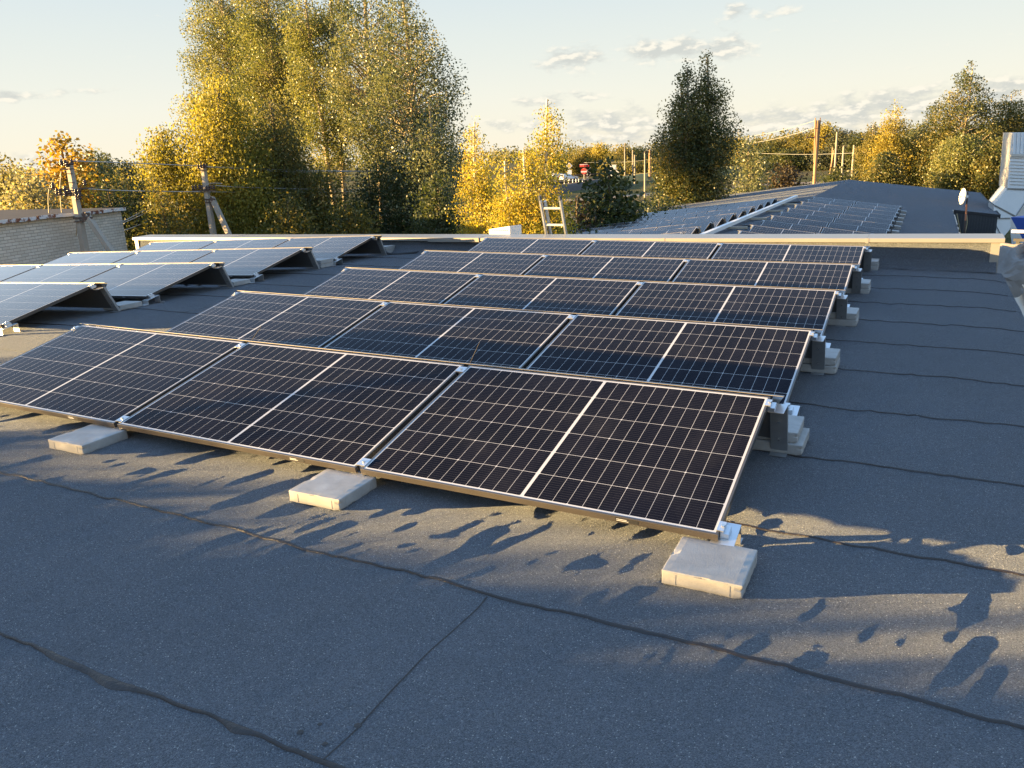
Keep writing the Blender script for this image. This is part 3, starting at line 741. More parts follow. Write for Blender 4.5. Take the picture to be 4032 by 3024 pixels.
for r_, (px0, py0) in enumerate([(3156.5, 1797), (3290, 1475.6), (3370.8, 1288), (3420.6, 1160), (3455.7, 1067)]):
    q = on_plane(px0, py0, -0.095, -P_MAIN)
    wh = ['front row', 'second row', 'third row', 'fourth row', 'row under the parapet'][r_]
    slab(q[0]-0.150, q[1]+0.150, 0, f'lower concrete slab behind the eave-end post of the {wh}', 0.0)
    slab(q[0]-0.150-(0.03 if r_ == 0 else 0.004), q[1]+0.150+(0.012 if r_ == 0 else 0.004), 0.0605, f'upper concrete slab behind the eave-end post of the {wh}', 0.02 if r_ == 0 else -0.01)
for r_, (px0, py0, n) in enumerate([(474.7, 1223.7, 1), (922.8, 1128.5, 1), (1265, 1057, 2), (1520, 1000, 2)]):
    zz = -0.0187; q = on_plane(px0, py0, -0.10-P_MAIN*RIDGE_X-P_LEFT*RIDGE_X+0.005, P_LEFT)
    wh = ['front', 'second', 'third', 'last'][r_]
    for i in range(n):
        pos = '' if n == 1 else ['lower ', 'upper '][i]
        slab(q[0]-0.150, q[1]+0.150, 0.0605*i, f'{pos}concrete slab behind the ridge-end post, {wh} pale-glass row', -0.01+0.02*i)

# ------------------------------------------------------------------ trees
K = 4032/2212.0          # layout below was measured on a 2212 px wide copy of the photo
def A(dx, dy, depth): return at(dx*K, dy*K, depth)
PROF = {
    'poplar': [(0, .35), (.12, .72), (.3, .95), (.5, 1), (.7, .86), (.88, .52), (1, .10)],
    'wide': [(0, .55), (.15, .85), (.4, 1), (.65, .9), (.85, .6), (1, .18)],
    'willow': [(0, .92), (.2, 1), (.45, .98), (.7, .84), (.88, .58), (1, .2)],
    'birch': [(0, .7), (.15, .95), (.35, 1), (.55, .88), (.75, .62), (.9, .32), (1, .06)],
    'spire': [(0, .8), (.1, 1), (.35, 1), (.6, .82), (.8, .52), (.92, .26), (1, .06)],
    'cone': [(0, .8), (.1, 1), (.3, .95), (.5, .78), (.7, .55), (.87, .30), (1, .05)],
    'bush': [(0, .85), (.3, 1), (.6, .9), (.85, .6), (1, .25)],
    'column': [(0, .7), (.2, 1), (.5, .95), (.8, .7), (1, .15)],
}
def leaves(centres, sizes, counts, lsize, droop, rng, base_tone, zdrop=1.0, clip=None):
    idx = np.repeat(np.arange(len(centres)), counts); n = len(idx)
    off = rng.normal(size=(n, 3)); rad = np.linalg.norm(off, axis=1, keepdims=True); off = off/np.maximum(rad, 1e-6)*np.minimum(rad, 1.9)
    off = off*sizes[idx][:, None]*np.array([1, 1, zdrop])
    if zdrop > 1: off[:, 2] -= np.abs(off[:, 2])*0.4
    p = centres[idx]+off
    keep = p[:, 2] > 0.05
    if clip is not None: keep &= clip(p)
    p = p[keep]; idx = idx[keep]; n = len(p)
    a = rng.normal(size=(n, 3)); a[:, 2] -= droop; a /= np.linalg.norm(a, axis=1, keepdims=True)
    b = np.cross(a, rng.normal(size=(n, 3))); b /= np.maximum(np.linalg.norm(b, axis=1, keepdims=True), 1e-6)
    s = lsize*rng.uniform(0.65, 1.35, size=(n, 1))
    q = np.stack([p-a*s*0.55, p+b*s*0.36, p+a*s*0.55, p-b*s*0.36], 1).reshape(-1, 3)
    tone = np.clip(base_tone[idx]+rng.normal(scale=0.17, size=n), 0, 1)
    return q, tone
def leaf_object(q, tone, m_, parent, name='crown'):
    n = len(tone); me = bpy.data.meshes.new(name)
    me.vertices.add(4*n); me.vertices.foreach_set('co', q.astype(np.float32).ravel())
    me.loops.add(4*n); me.loops.foreach_set('vertex_index', np.arange(4*n, dtype=np.int32))
    me.polygons.add(n); me.polygons.foreach_set('loop_start', np.arange(0, 4*n, 4, dtype=np.int32))
    try: me.polygons.foreach_set('loop_total', np.full(n, 4, dtype=np.int32))
    except Exception: pass
    at_ = me.attributes.new('rnd', 'FLOAT', 'FACE'); at_.data.foreach_set('value', tone.astype(np.float32))
    me.materials.append(m_); me.update(calc_edges=True)
    o = bpy.data.objects.new(name, me); COL.objects.link(o); o.parent = parent
    return o
def tree(name, label, dx, dtop, depth, drad, leaf, bark, cb=0.3, prof='wide', ncl=120, nleaf=20000, ls=0.10, cs=0.55, droop=0.0, zd=1.0, seed=1,
         tr=0.16, cat='tree', group=None, stems=1, spread=0.0, ground=GROUND, inner=0.10, lean=0.0, pos=None, branches=True, clip=None):
    rng = np.random.RandomState(seed)
    if pos is None:
        top = A(dx, dtop, depth); bx, by = top[0], top[1]; H = top[2]-ground; rad = drad*K/FPX*depth
    else: bx, by, H, rad = pos
    t = thing(name, label, cat, (bx, by, ground), group)
    pf = np.array(PROF[prof]); C_ = []; tones = []; S_ = []; mb = MB()
    for st in range(stems):
        th0 = 2*math.pi*st/max(stems, 1)+rng.rand(); ox, oy = (math.cos(th0)*spread*rad, math.sin(th0)*spread*rad) if stems > 1 else (0, 0)
        Hs = H*(1 if st == 0 else rng.uniform(0.78, 0.97)); rs_ = rad*(1 if stems == 1 else 0.62)
        nz = 9; zz = np.linspace(0, Hs*0.96, nz)
        wx = np.cumsum(rng.normal(scale=0.012*Hs, size=nz)); wy = np.cumsum(rng.normal(scale=0.012*Hs, size=nz)); wx -= wx[0]; wy -= wy[0]
        fr = (zz/Hs)
        trunk = np.stack([ox*np.minimum(1, 0.25+fr*1.2)+wx*0.6+lean*zz, oy*np.minimum(1, 0.25+fr*1.2)+wy*0.6, zz], 1)
        rr = tr*(1-0.9*fr)**0.8*(1 if stems == 1 else 0.75)+0.012; rr[0] *= 1.25
        mb.tube(trunk, list(rr), 7, False)
        n = ncl//stems
        tt = rng.rand(n*4); w_ = np.interp(tt, pf[:, 0], pf[:, 1]); tt = tt[rng.rand(n*4) < w_][:n]; n = len(tt)
        zc = Hs*(cb+(1-cb)*tt); th = rng.rand(n)*2*math.pi
        uneven = 1+0.28*np.sin(th*2+rng.rand()*6+tt*5)*np.sin(th*3+rng.rand()*6-tt*9)+rng.normal(scale=0.09, size=n)
        rc = rs_*np.interp(tt, pf[:, 0], pf[:, 1])*np.sqrt(rng.uniform(inner, 1, n))*uneven
        tx = np.interp(zc, zz, trunk[:, 0]); ty = np.interp(zc, zz, trunk[:, 1])
        c = np.stack([tx+rc*np.cos(th), ty+rc*np.sin(th), zc], 1)
        C_.append(c); S_.append(cs*rng.uniform(0.55, 1.4, n)*(0.30+0.70*np.interp(tt, pf[:, 0], pf[:, 1]))); tones.append(np.clip(rng.normal(0.45, 0.27, n), 0, 1))
        if branches:
            for i in range(n):
                zb = max(Hs*0.05, zc[i]-rc[i]*rng.uniform(0.35, 1.0)); f_ = zb/Hs
                p0 = np.array([np.interp(zb, zz, trunk[:, 0]), np.interp(zb, zz, trunk[:, 1]), zb]); p1 = c[i]
                pm = p0*0.5+p1*0.5+np.array([0, 0, 0.10*rc[i]])
                r0_ = max(0.010, min(tr*(1-0.9*f_)*0.6, 0.014+0.024*rc[i])); mb.tube([p0, pm, p1], [r0_, r0_*0.7, 0.006], 4, False)
    C_ = np.concatenate(C_); S_ = np.concatenate(S_); tones = np.concatenate(tones)
    wgt = S_**2; cnt = np.maximum(3, (nleaf*wgt/wgt.sum())).astype(int)
    if bark is not None: mb.build('trunk', bark, t, True)
    q, tone = leaves(C_, S_, cnt, ls, droop, rng, tones, zd, clip)
    leaf_object(q, tone, LM[leaf], t)
    return t


# tall poplar stand behind the roof
GP = 'tall poplars of the stand behind the roof'
tree('poplar_tree', 'tall poplar catching low sun, outermost of the stand over the weeping willow', 468, -80, 52, 92, 'poplar', M_BARKGREY, 0.30, 'poplar', 280, 72000, 0.10, 0.50, seed=11, tr=0.20, group=GP)
tree('poplar_tree', 'tall poplar with dense olive crown rising straight behind the willow top', 560, -130, 47.5, 88, 'poplar', M_BARKGREY, 0.30, 'poplar', 280, 72000, 0.10, 0.50, seed=12, tr=0.22, group=GP)
tree('poplar_tree', 'tall poplar in the middle of the stand with bare orange limbs', 668, -120, 43, 84, 'poplar', M_BARKGREY, 0.30, 'poplar', 180, 40000, 0.098, 0.42, seed=13, tr=0.22, group=GP, stems=2, spread=0.35)
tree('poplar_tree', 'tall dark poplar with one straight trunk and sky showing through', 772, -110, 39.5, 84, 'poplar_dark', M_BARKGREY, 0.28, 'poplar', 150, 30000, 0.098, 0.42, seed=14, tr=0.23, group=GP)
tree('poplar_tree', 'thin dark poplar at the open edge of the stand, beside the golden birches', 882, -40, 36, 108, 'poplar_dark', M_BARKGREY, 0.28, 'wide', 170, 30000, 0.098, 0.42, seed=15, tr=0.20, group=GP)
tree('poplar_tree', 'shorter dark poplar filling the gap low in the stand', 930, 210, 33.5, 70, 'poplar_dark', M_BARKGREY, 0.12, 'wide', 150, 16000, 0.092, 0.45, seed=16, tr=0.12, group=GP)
# weeping willows before them
GW = 'weeping willows before the poplar stand'
tree('willow_tree', 'bright yellow willow, lowest of the weeping willows', 352, 268, 35, 56, 'willow', M_BARK, 0.10, 'willow', 150, 32000, 0.095, 0.42, 1.6, 1.9, 21, 0.16, group=GW)
tree('willow_tree', 'big golden weeping willow with the concrete pole before it', 470, 172, 34, 92, 'willow', M_BARK, 0.08, 'willow', 280, 66000, 0.095, 0.44, 1.8, 2.1, 22, 0.24, group=GW)
tree('willow_tree', 'shaded olive willow on the dark side of the big golden one', 590, 205, 36, 84, 'willow_shaded', M_BARK, 0.06, 'willow', 250, 56000, 0.095, 0.44, 1.8, 2.1, 23, 0.22, group=GW)
# understorey
GS = 'shrubs below the poplars'
for i, (dx, dt, dp, dr, lf, lab) in enumerate([
    (700, 372, 37, 62, 'shrub_gold', 'tall shrub with golden tips beside the shaded willow'),
    (800, 352, 36, 70, 'shrub', 'dark green shrub below the straight-trunked poplar'),
    (880, 338, 35, 62, 'shrub', 'darkest rounded shrub below the poplars, near the golden birches'),
    (950, 392, 30, 38, 'shrub', 'low blue-green shrub at the foot of the golden birches'),
    (755, 430, 33, 60, 'shrub_gold', 'low shrub with orange leaves just above the parapet'),
    (620, 430, 33, 50, 'shrub_gold', 'low olive shrub under the shaded willow'),
    (345, 412, 31, 44, 'shrub_gold', 'shrub with orange autumn leaves between brick wall and bright willow'),
    (300, 398, 33, 40, 'shrub', 'dark shrub just behind the corner of the brick wall'),
    (232, 388, 34, 52, 'shrub', 'dark bushy shrub behind the leaning pole and brick wall')]):
    tree('shrub', lab, dx, dt, dp, dr, lf, M_BARK, 0.05, 'bush', 110, 17000, 0.10, 0.46, seed=40+i, tr=0.06, cat='shrub', group=GS)
# golden birches
GB = 'golden birches beyond the parapet'
tree('birch_tree', 'slim golden birch between poplars and the bigger birch', 1034, 243, 27, 54, 'birch_gold', M_BIRCHBARK, 0.10, 'birch', 170, 24000, 0.062, 0.27, 1.2, 1.5, 51, 0.09, group=GB)
tree('birch_tree', 'big golden birch behind the aluminium ladder', 1138, 192, 24, 78, 'birch_gold', M_BIRCHBARK, 0.08, 'birch', 290, 42000, 0.060, 0.27, 1.2, 1.5, 52, 0.11, group=GB, stems=2, spread=0.3)
tree('birch_tree', 'small golden birch crowding low against the big one', 1090, 330, 25, 42, 'birch_gold', M_BIRCHBARK, 0.08, 'birch', 140, 19000, 0.060, 0.27, 1.2, 1.5, 53, 0.07, group=GB)
# maples and low growth past the ladder
tree('maple_tree', 'dark green young maple standing alone beyond the ladder', 1318, 352, 34, 56, 'maple', M_BARK, 0.10, 'wide', 80, 5200, 0.20, 0.50, seed=61, tr=0.08)
tree('maple_tree', 'small dark maple sapling with reddish leaves next to the ladder', 1250, 426, 32, 28, 'purple', M_BARK, 0.15, 'wide', 34, 1500, 0.18, 0.40, seed=62, tr=0.05)
for i, (dx, dt, dp, dr, lab) in enumerate([(1285, 440, 33, 40, 'low dark shrub at the foot of the young maple'), (1370, 440, 36, 40, 'low dark shrub between young maple and tall aspen'),
                                           (1215, 460, 29, 34, 'low leafy shrub behind the ladder rungs'), (1425, 420, 42, 40, 'low shrub at the foot of the tall aspen')]):
    tree('shrub', lab, dx, dt, dp, dr, 'shrub', M_BARK, 0.03, 'bush', 50, 6500, 0.13, 0.55, seed=65+i, tr=0.04, cat='shrub', group='shrubs beside the far roof')
tree('aspen_tree', 'tall dark aspen with three pointed tops beside the far roof', 1500, 108, 52, 86, 'aspen', M_BARKGREY, 0.04, 'spire', 560, 84000, 0.13, 0.50, seed=71, tr=0.26, stems=3, spread=0.40)
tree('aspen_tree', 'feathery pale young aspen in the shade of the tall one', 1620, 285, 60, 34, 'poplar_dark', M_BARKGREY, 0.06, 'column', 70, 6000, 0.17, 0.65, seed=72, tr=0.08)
tree('shrub', 'dark purple shrub behind the crest of the far roof', 1690, 358, 72, 32, 'purple', M_BARK, 0.03, 'bush', 50, 4500, 0.22, 0.7, seed=73, tr=0.05, cat='shrub')
tree('shrub', 'grey-green shrub by the foot of the short pole', 1808, 368, 76, 26, 'maple', M_BARK, 0.03, 'bush', 40, 3500, 0.22, 0.7, seed=74, tr=0.05, cat='shrub')
# row behind the far roof
GR = 'trees in the row behind the far roof'
for i, (dx, dt, dp, dr, lf, bk, pr, cb, lab) in enumerate([
    (1888, 262, 88, 26, 'far', M_BIRCHBARK, 'birch', 0.08, 'pale olive birch first in the row behind the far roof'),
    (1935, 218, 86, 38, 'far_gold', M_BIRCHBARK, 'birch', 0.10, 'golden birch with pointed top behind the far roof'),
    (1912, 330, 80, 30, 'aspen', M_BARK, 'bush', 0.03, 'green shrubby tree under the golden birch'),
    (1985, 268, 90, 26, 'poplar_dark', M_BIRCHBARK, 'column', 0.14, 'narrow grey-green tree next to the golden birch'),
    (2030, 225, 84, 42, 'aspen', M_BARKGREY, 'wide', 0.16, 'dark green tree between golden birch and tallest aspen'),
    (2105, 134, 80, 52, 'aspen', M_BARKGREY, 'poplar', 0.12, 'tallest wind-blown aspen behind the antenna'),
    (2075, 290, 76, 44, 'poplar', M_BIRCHBARK, 'wide', 0.18, 'yellow-green tree low before the tallest aspen'),
    (2180, 195, 82, 50, 'far', M_BARKGREY, 'wide', 0.12, 'yellowish aspen standing over the metal duct'),
    (2150, 300, 74, 40, 'aspen', M_BARK, 'wide', 0.10, 'dark green tree half hidden by the metal duct'),
    (2245, 230, 84, 46, 'aspen', M_BARK, 'wide', 0.12, 'green tree mostly covered by the metal duct')]):
    tree('birch_tree' if bk is M_BIRCHBARK else 'aspen_tree', lab, dx, dt, dp, dr, lf, bk, cb, pr, 160, 17000, 0.17, 0.58, 0.2, 1.1, 80+i, 0.16, group=GR)
# far tree line beyond the field
GF = 'trees of the far tree line beyond the field'
far = [(1565, 300, 235, 26, 'far', 'bushy olive tree half behind the tall aspen'), (1602, 305, 230, 20, 'far_gold', 'small rusty tree beside the tall aspen'), (1640, 300, 220, 24, 'far', 'round yellow-green tree, first clear of the aspen'),
       (1668, 315, 215, 24, 'maple', 'dark round tree low in the far line'), (1690, 297, 215, 22, 'far', 'olive tree with a notched top in the far line'), (1722, 282, 212, 24, 'far', 'taller olive tree just short of the wooden pole'),
       (1748, 300, 210, 20, 'maple', 'dark tree directly behind the wooden pole'), (1785, 268, 205, 26, 'far_gold', 'orange birch in the far line by the wooden pole'), (1760, 278, 207, 18, 'far', 'slim yellow tree touching the orange birch'),
       (1815, 285, 200, 24, 'pine', 'dark pine past the orange birch'), (1845, 295, 196, 24, 'pine', 'lower dark pine ending the far line'), (1865, 290, 190, 22, 'maple', 'dark leafy tree beside the birch row'), (1705, 330, 205, 30, 'maple', 'low dark tree in front of the far line'), (1780, 335, 200, 26, 'pine', 'low dark spruce below the orange birch')]
for i, (dx, dt, dp, dr, lf, lab) in enumerate(far):
    tree('far_tree', lab, dx, dt, dp, dr, lf, M_BARK, 0.06, 'wide', 90, 7000, 0.40, 1.25, 0, 1.0, 110+i, 0.2, group=GF, branches=False)
GC = 'trees beyond the level crossing'
mid = [(1195, 335, 250, 24, 'far', 'olive tree behind the birch edge, by the crossing'), (1228, 330, 262, 20, 'far', 'rounded tree behind the yellow diamond sign'), (1252, 326, 255, 18, 'far', 'yellow-green tree next to the diamond sign'),
       (1278, 318, 255, 16, 'far_gold', 'brownish poplar behind the red sign'), (1296, 312, 250, 17, 'far_gold', 'taller rust-coloured poplar behind the red sign'), (1325, 345, 230, 18, 'far', 'low tree behind the white cabinet'),
       (1345, 320, 245, 26, 'far', 'broad olive tree behind the slim pole'), (1372, 322, 260, 20, 'maple', 'grey-green tree behind the slim pole'), (1395, 330, 250, 24, 'far', 'low olive tree behind the paired poles'), (1425, 332, 245, 26, 'far', 'olive tree next to the aspen edge'), (1330, 362, 215, 22, 'far', 'yellow bush behind the cabinet'), (1368, 365, 205, 22, 'far', 'yellow bush behind the pole pair'), (1400, 362, 205, 20, 'far', 'yellow bush close to the aspen edge')]
for i, (dx, dt, dp, dr, lf, lab) in enumerate(mid):
    tree('far_tree', lab, dx, dt, dp, dr, lf, M_BARK, 0.05, 'wide', 90, 6500, 0.42, 1.3, 0, 1.0, 140+i, 0.2, group=GC, branches=False)
# trees over the brick wall
tree('maple_tree', 'golden orange maple over the brick wall behind the leaning pole', 118, 300, 38, 62, 'maple_gold', M_BARK, 0.12, 'wide', 120, 9500, 0.20, 0.62, seed=170, tr=0.14)
tree('willow_tree', 'silvery willow bush over the low end of the brick wall', 55, 372, 33, 62, 'silver', M_BARK, 0.06, 'bush', 110, 15000, 0.12, 0.55, 0.3, 1.0, 171, 0.10)
tree('maple_tree', 'olive tree behind the silvery willow, cut by the picture edge', 0, 345, 48, 55, 'far', M_BARK, 0.08, 'wide', 80, 9000, 0.17, 0.7, seed=172, tr=0.12)
GL = 'distant trees past the brick wall'
for i, (dx, dt, dp, dr, lf, lab) in enumerate([(198, 322, 90, 22, 'poplar_dark', 'grey-green distant tree just beside the leaning pole'), (232, 338, 120, 24, 'maple', 'tallest dark tree of the distant clump'), (262, 352, 125, 20, 'maple', 'middle dark tree of the distant clump'),
                                          (284, 358, 120, 16, 'pine', 'small dark tree beside the bright willow'), (250, 380, 100, 34, 'far', 'low sunlit bush behind the lamp'), (20, 362, 130, 60, 'far', 'far olive trees at the picture edge'), (165, 350, 95, 24, 'maple', 'dark tree behind the leaning pole top'), (140, 392, 60, 50, 'shrub', 'dark bush below the golden maple')]):
    tree('far_tree', lab, dx, dt, dp, dr, lf, M_BARK, 0.05, 'wide', 60, 5200, 0.30, 0.95, 0, 1.0, 180+i, 0.16, group=GL, branches=False)

# unseen bushes added sunward of the roof, crowns clipped to shape its shade
sx_, sy_ = -SDIR.x/math.cos(R(SUN_EL)), -SDIR.y/math.cos(R(SUN_EL)); TE = math.tan(R(SUN_EL)); SO = 11.0
def shade_top(p, bx, by):
    X = p[:, 0]+bx; Y = p[:, 1]+by; Z = p[:, 2]+GROUND
    s_ = X*sx_+Y*sy_; w_ = -X*sy_+Y*sx_
    Hh = np.interp(w_, [-9, -4.5, -3.2, -0.5, 0.4, 1.4, 4], [1.2, 0.46, 0.19, -0.115, -0.25, -0.5, -0.9])
    return Z < Hh-s_*TE+0.022*np.sin(w_*6.3)+0.016*np.sin(w_*15+1)+0.012*np.sin(w_*37+2)
for i, (w0, rad) in enumerate([(-7.6, 1.9), (-5.2, 1.7), (-3.0, 1.6), (-1.0, 1.4), (1.0, 1.3)]):
    bx = -SO*sx_-w0*sy_; by = -SO*sy_+w0*sx_
    tree('shrub', ['tall unseen bush added for shade, farthest behind the camera', 'unseen bush added for shade, behind the camera', 'unseen bush added for shade, middle of the row', 'unseen bush added for shade, next to the building corner', 'lowest unseen bush added for shade, off the building corner'][i],
         0, 0, 0, 0, 'shrub', M_BARK, 0.12, 'bush', 420, 120000, 0.10, 0.26, seed=200+i, tr=0.07, cat='shrub', group='unseen bushes added to shade the roof', pos=(bx, by, 6.6, rad), clip=lambda p, bx=bx, by=by: shade_top(p, bx, by))

# ------------------------------------------------------------------ ground, field, railway bank, road
def gp(dx, dy, z=GROUND): return on_plane(dx*K, dy*K, z)
mb = MB(); rings = [0, 15, 30, 60, 100, 160, 240, 360, 560, 900, 1500, 3500]; seg = 48
V = [(0, 20, GROUND)]
for r_ in rings[1:]:
    for j in range(seg): V.append((r_*math.cos(2*math.pi*j/seg), 20+r_*math.sin(2*math.pi*j/seg), GROUND))
F = [(0, 1+j, 1+(j+1) % seg) for j in range(seg)]
for i in range(len(rings)-2):
    for j in range(seg): F.append((1+i*seg+j, 1+(i+1)*seg+j, 1+(i+1)*seg+(j+1) % seg, 1+i*seg+(j+1) % seg))
mb.add(V, F); tag(mb.build('ground', M_GROUND), kind='structure')
def ribbon(name, pts, width, z, m_):
    P = [np.array(p[:2]) for p in pts]; Q = []
    for a, b in zip(P[:-1], P[1:]):
        for t in np.linspace(0, 1, 8)[:-1]: Q.append(a+(b-a)*t)
    Q.append(P[-1]); mb = MB(); V = []
    for i, p in enumerate(Q):
        d = Q[min(i+1, len(Q)-1)]-Q[max(i-1, 0)]; d = d/np.linalg.norm(d); nn = np.array([-d[1], d[0]])
        wv = width*(0.5+0.12*math.sin(i*1.7)); V += [(p[0]+nn[0]*wv, p[1]+nn[1]*wv, z), (p[0]-nn[0]*wv, p[1]-nn[1]*wv, z)]
    mb.add(V, [(2*i, 2*i+1, 2*i+3, 2*i+2) for i in range(len(Q)-1)]); return tag(mb.build(name, m_), kind='structure')
ribbon('dirt_track', [gp(1150, 436), gp(1260, 431), gp(1400, 420), gp(1590, 405), gp(1700, 396), gp(1880, 392), gp(2150, 392)], 6.0, GROUND+0.02, M_TRACK)
ribbon('dirt_yard', [gp(1180, 490), gp(1260, 470), gp(1330, 452)], 9.0, GROUND+0.012, M_TRACK)
def bank(name, pts, hgt, wid, m_):
    mb = MB(); Q = []
    P = [np.array(p[:2]) for p in pts]
    for a, b in zip(P[:-1], P[1:]):
        for t in np.linspace(0, 1, 14)[:-1]: Q.append(a+(b-a)*t)
    Q.append(P[-1]); V = []
    for i, p in enumerate(Q):
        d = p-CAM[:2]; d = d/np.linalg.norm(d); hh = hgt*(0.9+0.2*NA(i*0.9))
        for (o, h) in ((0, -0.05), (wid*0.55, hh*0.75), (wid, hh), (wid*2.4, hh), (wid*3.2, -0.05)):
            V.append((p[0]+d[0]*o, p[1]+d[1]*o, GROUND+h+0.25*(NB(i*1.3+o)-0.5)*(h > 0)))
    mb.add(V, [(5*i+j, 5*(i+1)+j, 5*(i+1)+j+1, 5*i+j+1) for i in range(len(Q)-1) for j in range(4)])
    return tag(mb.build(name, m_, None, True), kind='structure')
bank('railway_embankment', [gp(1290, 402), gp(1400, 390), gp(1600, 371), gp(1760, 366), gp(1900, 364), gp(2120, 372)], 1.5, 5.0, M_DRYGRASS)
bank('gravel_embankment', [gp(1120, 425), gp(1200, 420), gp(1310, 400)], 1.15, 6.0, M_BALLAST)
rt = [at(px, py, dp) for px, py, dp in ((2090, 722, 172), (2240, 714, 178), (2400, 700, 186), (2640, 684, 198))]
mb = MB()
for a, b in zip(rt[:-1], rt[1:]):
    mb.hexa([(a[0], a[1], GROUND), (b[0], b[1], GROUND), (b[0]-3, b[1]+7, GROUND), (a[0]-3, a[1]+7, GROUND), tuple(a), tuple(b), (b[0]-3, b[1]+7, b[2]+0.05), (a[0]-3, a[1]+7, a[2]+0.05)])
tag(mb.build('road', M_ASPHALT), kind='structure')
mb = MB()
ra = [at(px, py, dp) for px, py, dp in ((2260, 690, 205), (2600, 672, 212), (3000, 660, 214), (3470, 642, 218), (3800, 632, 222))]
for off in (0.0, 1.5):
    for a, b in zip(ra[:-1], ra[1:]): mb.bar((a[0], a[1]+off, a[2]), (b[0], b[1]+off, b[2]), 0.12, 0.30)
tag(mb.build('railway_rails', M_RUST), kind='structure')
# weeds and tall grass on the field
rng = np.random.RandomState(5)
def weeds(name, label, dxs, dys, n, ls, leaf, spread=1.0):
    C_ = []
    for i in range(n):
        p = gp(rng.uniform(*dxs), rng.uniform(*dys)); C_.append((p[0], p[1], GROUND+rng.uniform(0.1, 0.9)*spread))
    C_ = np.array(C_); q, tone = leaves(C_, np.full(n, 0.45*spread), np.full(n, 26), ls, -1.2, rng, np.clip(rng.normal(0.5, 0.25, n), 0, 1), 1.0)
    o = bpy.data.objects.new(name, None); me = leaf_object(q, tone, LM[leaf], None, name); return tag(me, kind='stuff')
weeds('weeds', '', (1215, 1420), (385, 424), 1500, 0.26, 'drygrass', 0.6)
weeds('weeds', '', (1590, 1960), (366, 400), 1800, 0.30, 'drygrass', 0.6)
weeds('weeds', '', (1960, 2200), (380, 470), 260, 0.3, 'drygrass', 0.6)
weeds('weeds', '', (1215, 1500), (425, 500), 260, 0.25, 'shrub_gold', 0.6)
# far wood on the horizon
C_ = []
for i in range(2600):
    a = rng.uniform(R(62), R(190)); d = rng.uniform(420, 700); C_.append((math.cos(a)*d, math.sin(a)*d, GROUND+rng.uniform(0, 1)**0.7*(7+4*NA(math.degrees(a)*0.8)+3*NB(math.degrees(a)*3.1))))
C_ = np.array(C_); q, tone = leaves(C_, np.full(len(C_), 2.6), np.full(len(C_), 40), 1.2, 0, rng, np.clip(rng.normal(0.4, 0.25, len(C_)), 0, 1))
tag(leaf_object(q, tone, LM['far'], None, 'far_wood'), kind='stuff')

# ------------------------------------------------------------------ far building with its two arrays
RX, RZ = 0.78, -1.09; SA, SB = 0.094, 0.132
def froof(x): return RZ-SB*(x-RX) if x > RX else RZ+SA*(x-RX)
XL, XN, XF, YN, YS, YF = -9.7, 7.10, 9.10, 9.0, 42.0, 61.0
fb = thing('roof_hall', 'long low hall beyond the parapet with gently pitched bitumen roof and panels', 'building')
mb = MB()
ys = [YN, 14, 20, 26, 32, 37, YS, 48, 55, YF]
def strip(xa, xb, y0, y1, nx=10):
    X = np.linspace(xa, xb, nx); Y = np.arange(y0, y1+0.01, (y1-y0)/max(2, int((y1-y0)/1.0))); V = []
    for y_ in Y:
        for x_ in X: V.append((x_, y_, froof(x_)+0.02*(NA(x_*1.1+y_*0.7)-0.5)+0.015*(NB(y_*1.9)-0.5)))
    mb.add(V, [(i*nx+j, i*nx+j+1, (i+1)*nx+j+1, (i+1)*nx+j) for i in range(len(Y)-1) for j in range(nx-1)])
strip(XL, RX, YN, YF); strip(RX, XN, YN, YS); strip(RX, XF, YS, YF)
mb.build('roof', M_FARROOF, fb, True)
mb = MB()
for yy in np.arange(9.6, 60.5, 0.98):    # lap lines across the slope
    xe = XN if yy < YS else XF
    for (a, b) in ((XL, RX), (RX, xe)):
        mb.add([(a, yy, froof(a)+0.016), (b, yy, froof(b)+0.016), (b, yy+0.012, froof(b)+0.016), (a, yy+0.012, froof(a)+0.016)], [(0, 1, 2, 3)])
mb.build('roof_lap', M_TAR, fb)
mb = MB()
mb.prism([(XL+0.1, YN, GROUND), (XN-0.05, YN, GROUND), (XN-0.05, YN, froof(XN)-0.06), (RX, YN, RZ-0.06), (XL+0.1, YN, froof(XL)-0.06)], (0, YS-YN, 0))
mb.prism([(XL+0.1, YS+0.002, GROUND), (XF-0.08, YS+0.002, GROUND), (XF-0.08, YS+0.002, froof(XF)-0.06), (RX, YS+0.002, RZ-0.06), (XL+0.1, YS+0.002, froof(XL)-0.06)], (0, YF-YS-0.1, 0))
mb.build('wall', M_CLAD, fb)
mb = MB()
x_ = XN+0.02
while x_ < XF-0.1:
    mb.box((x_, YS-0.05, GROUND), (x_+0.05, YS, froof(x_+0.05)-0.10)); x_ += 0.12
mb.build('ribbed_cladding', M_CLAD, fb)
mb = MB()
for y_ in np.arange(YN, YS, 1.0):
    if NA(y_*3.1) > 0.38: mb.box((XN-0.01, y_, froof(XN)-0.13), (XN+0.03, y_+0.92, froof(XN)+0.012))
mb.build('eave_edging', M_CAP, fb)
mb = MB()
mb.box((XF-0.03, YS-0.06, froof(XF)-0.16), (XF+0.03, YF, froof(XF)+0.02)); mb.box((XL-0.03, YN, froof(XL)-0.16), (XL+0.03, YF, froof(XL)+0.02))
mb.add([(XN, YS-0.07, froof(XN)-0.12), (XF, YS-0.07, froof(XF)-0.12), (XF, YS-0.07, froof(XF)+0.015), (XN, YS-0.07, froof(XN)+0.015)], [(0, 1, 2, 3)])
mb.build('roof_fascia', M_DARK, fb)

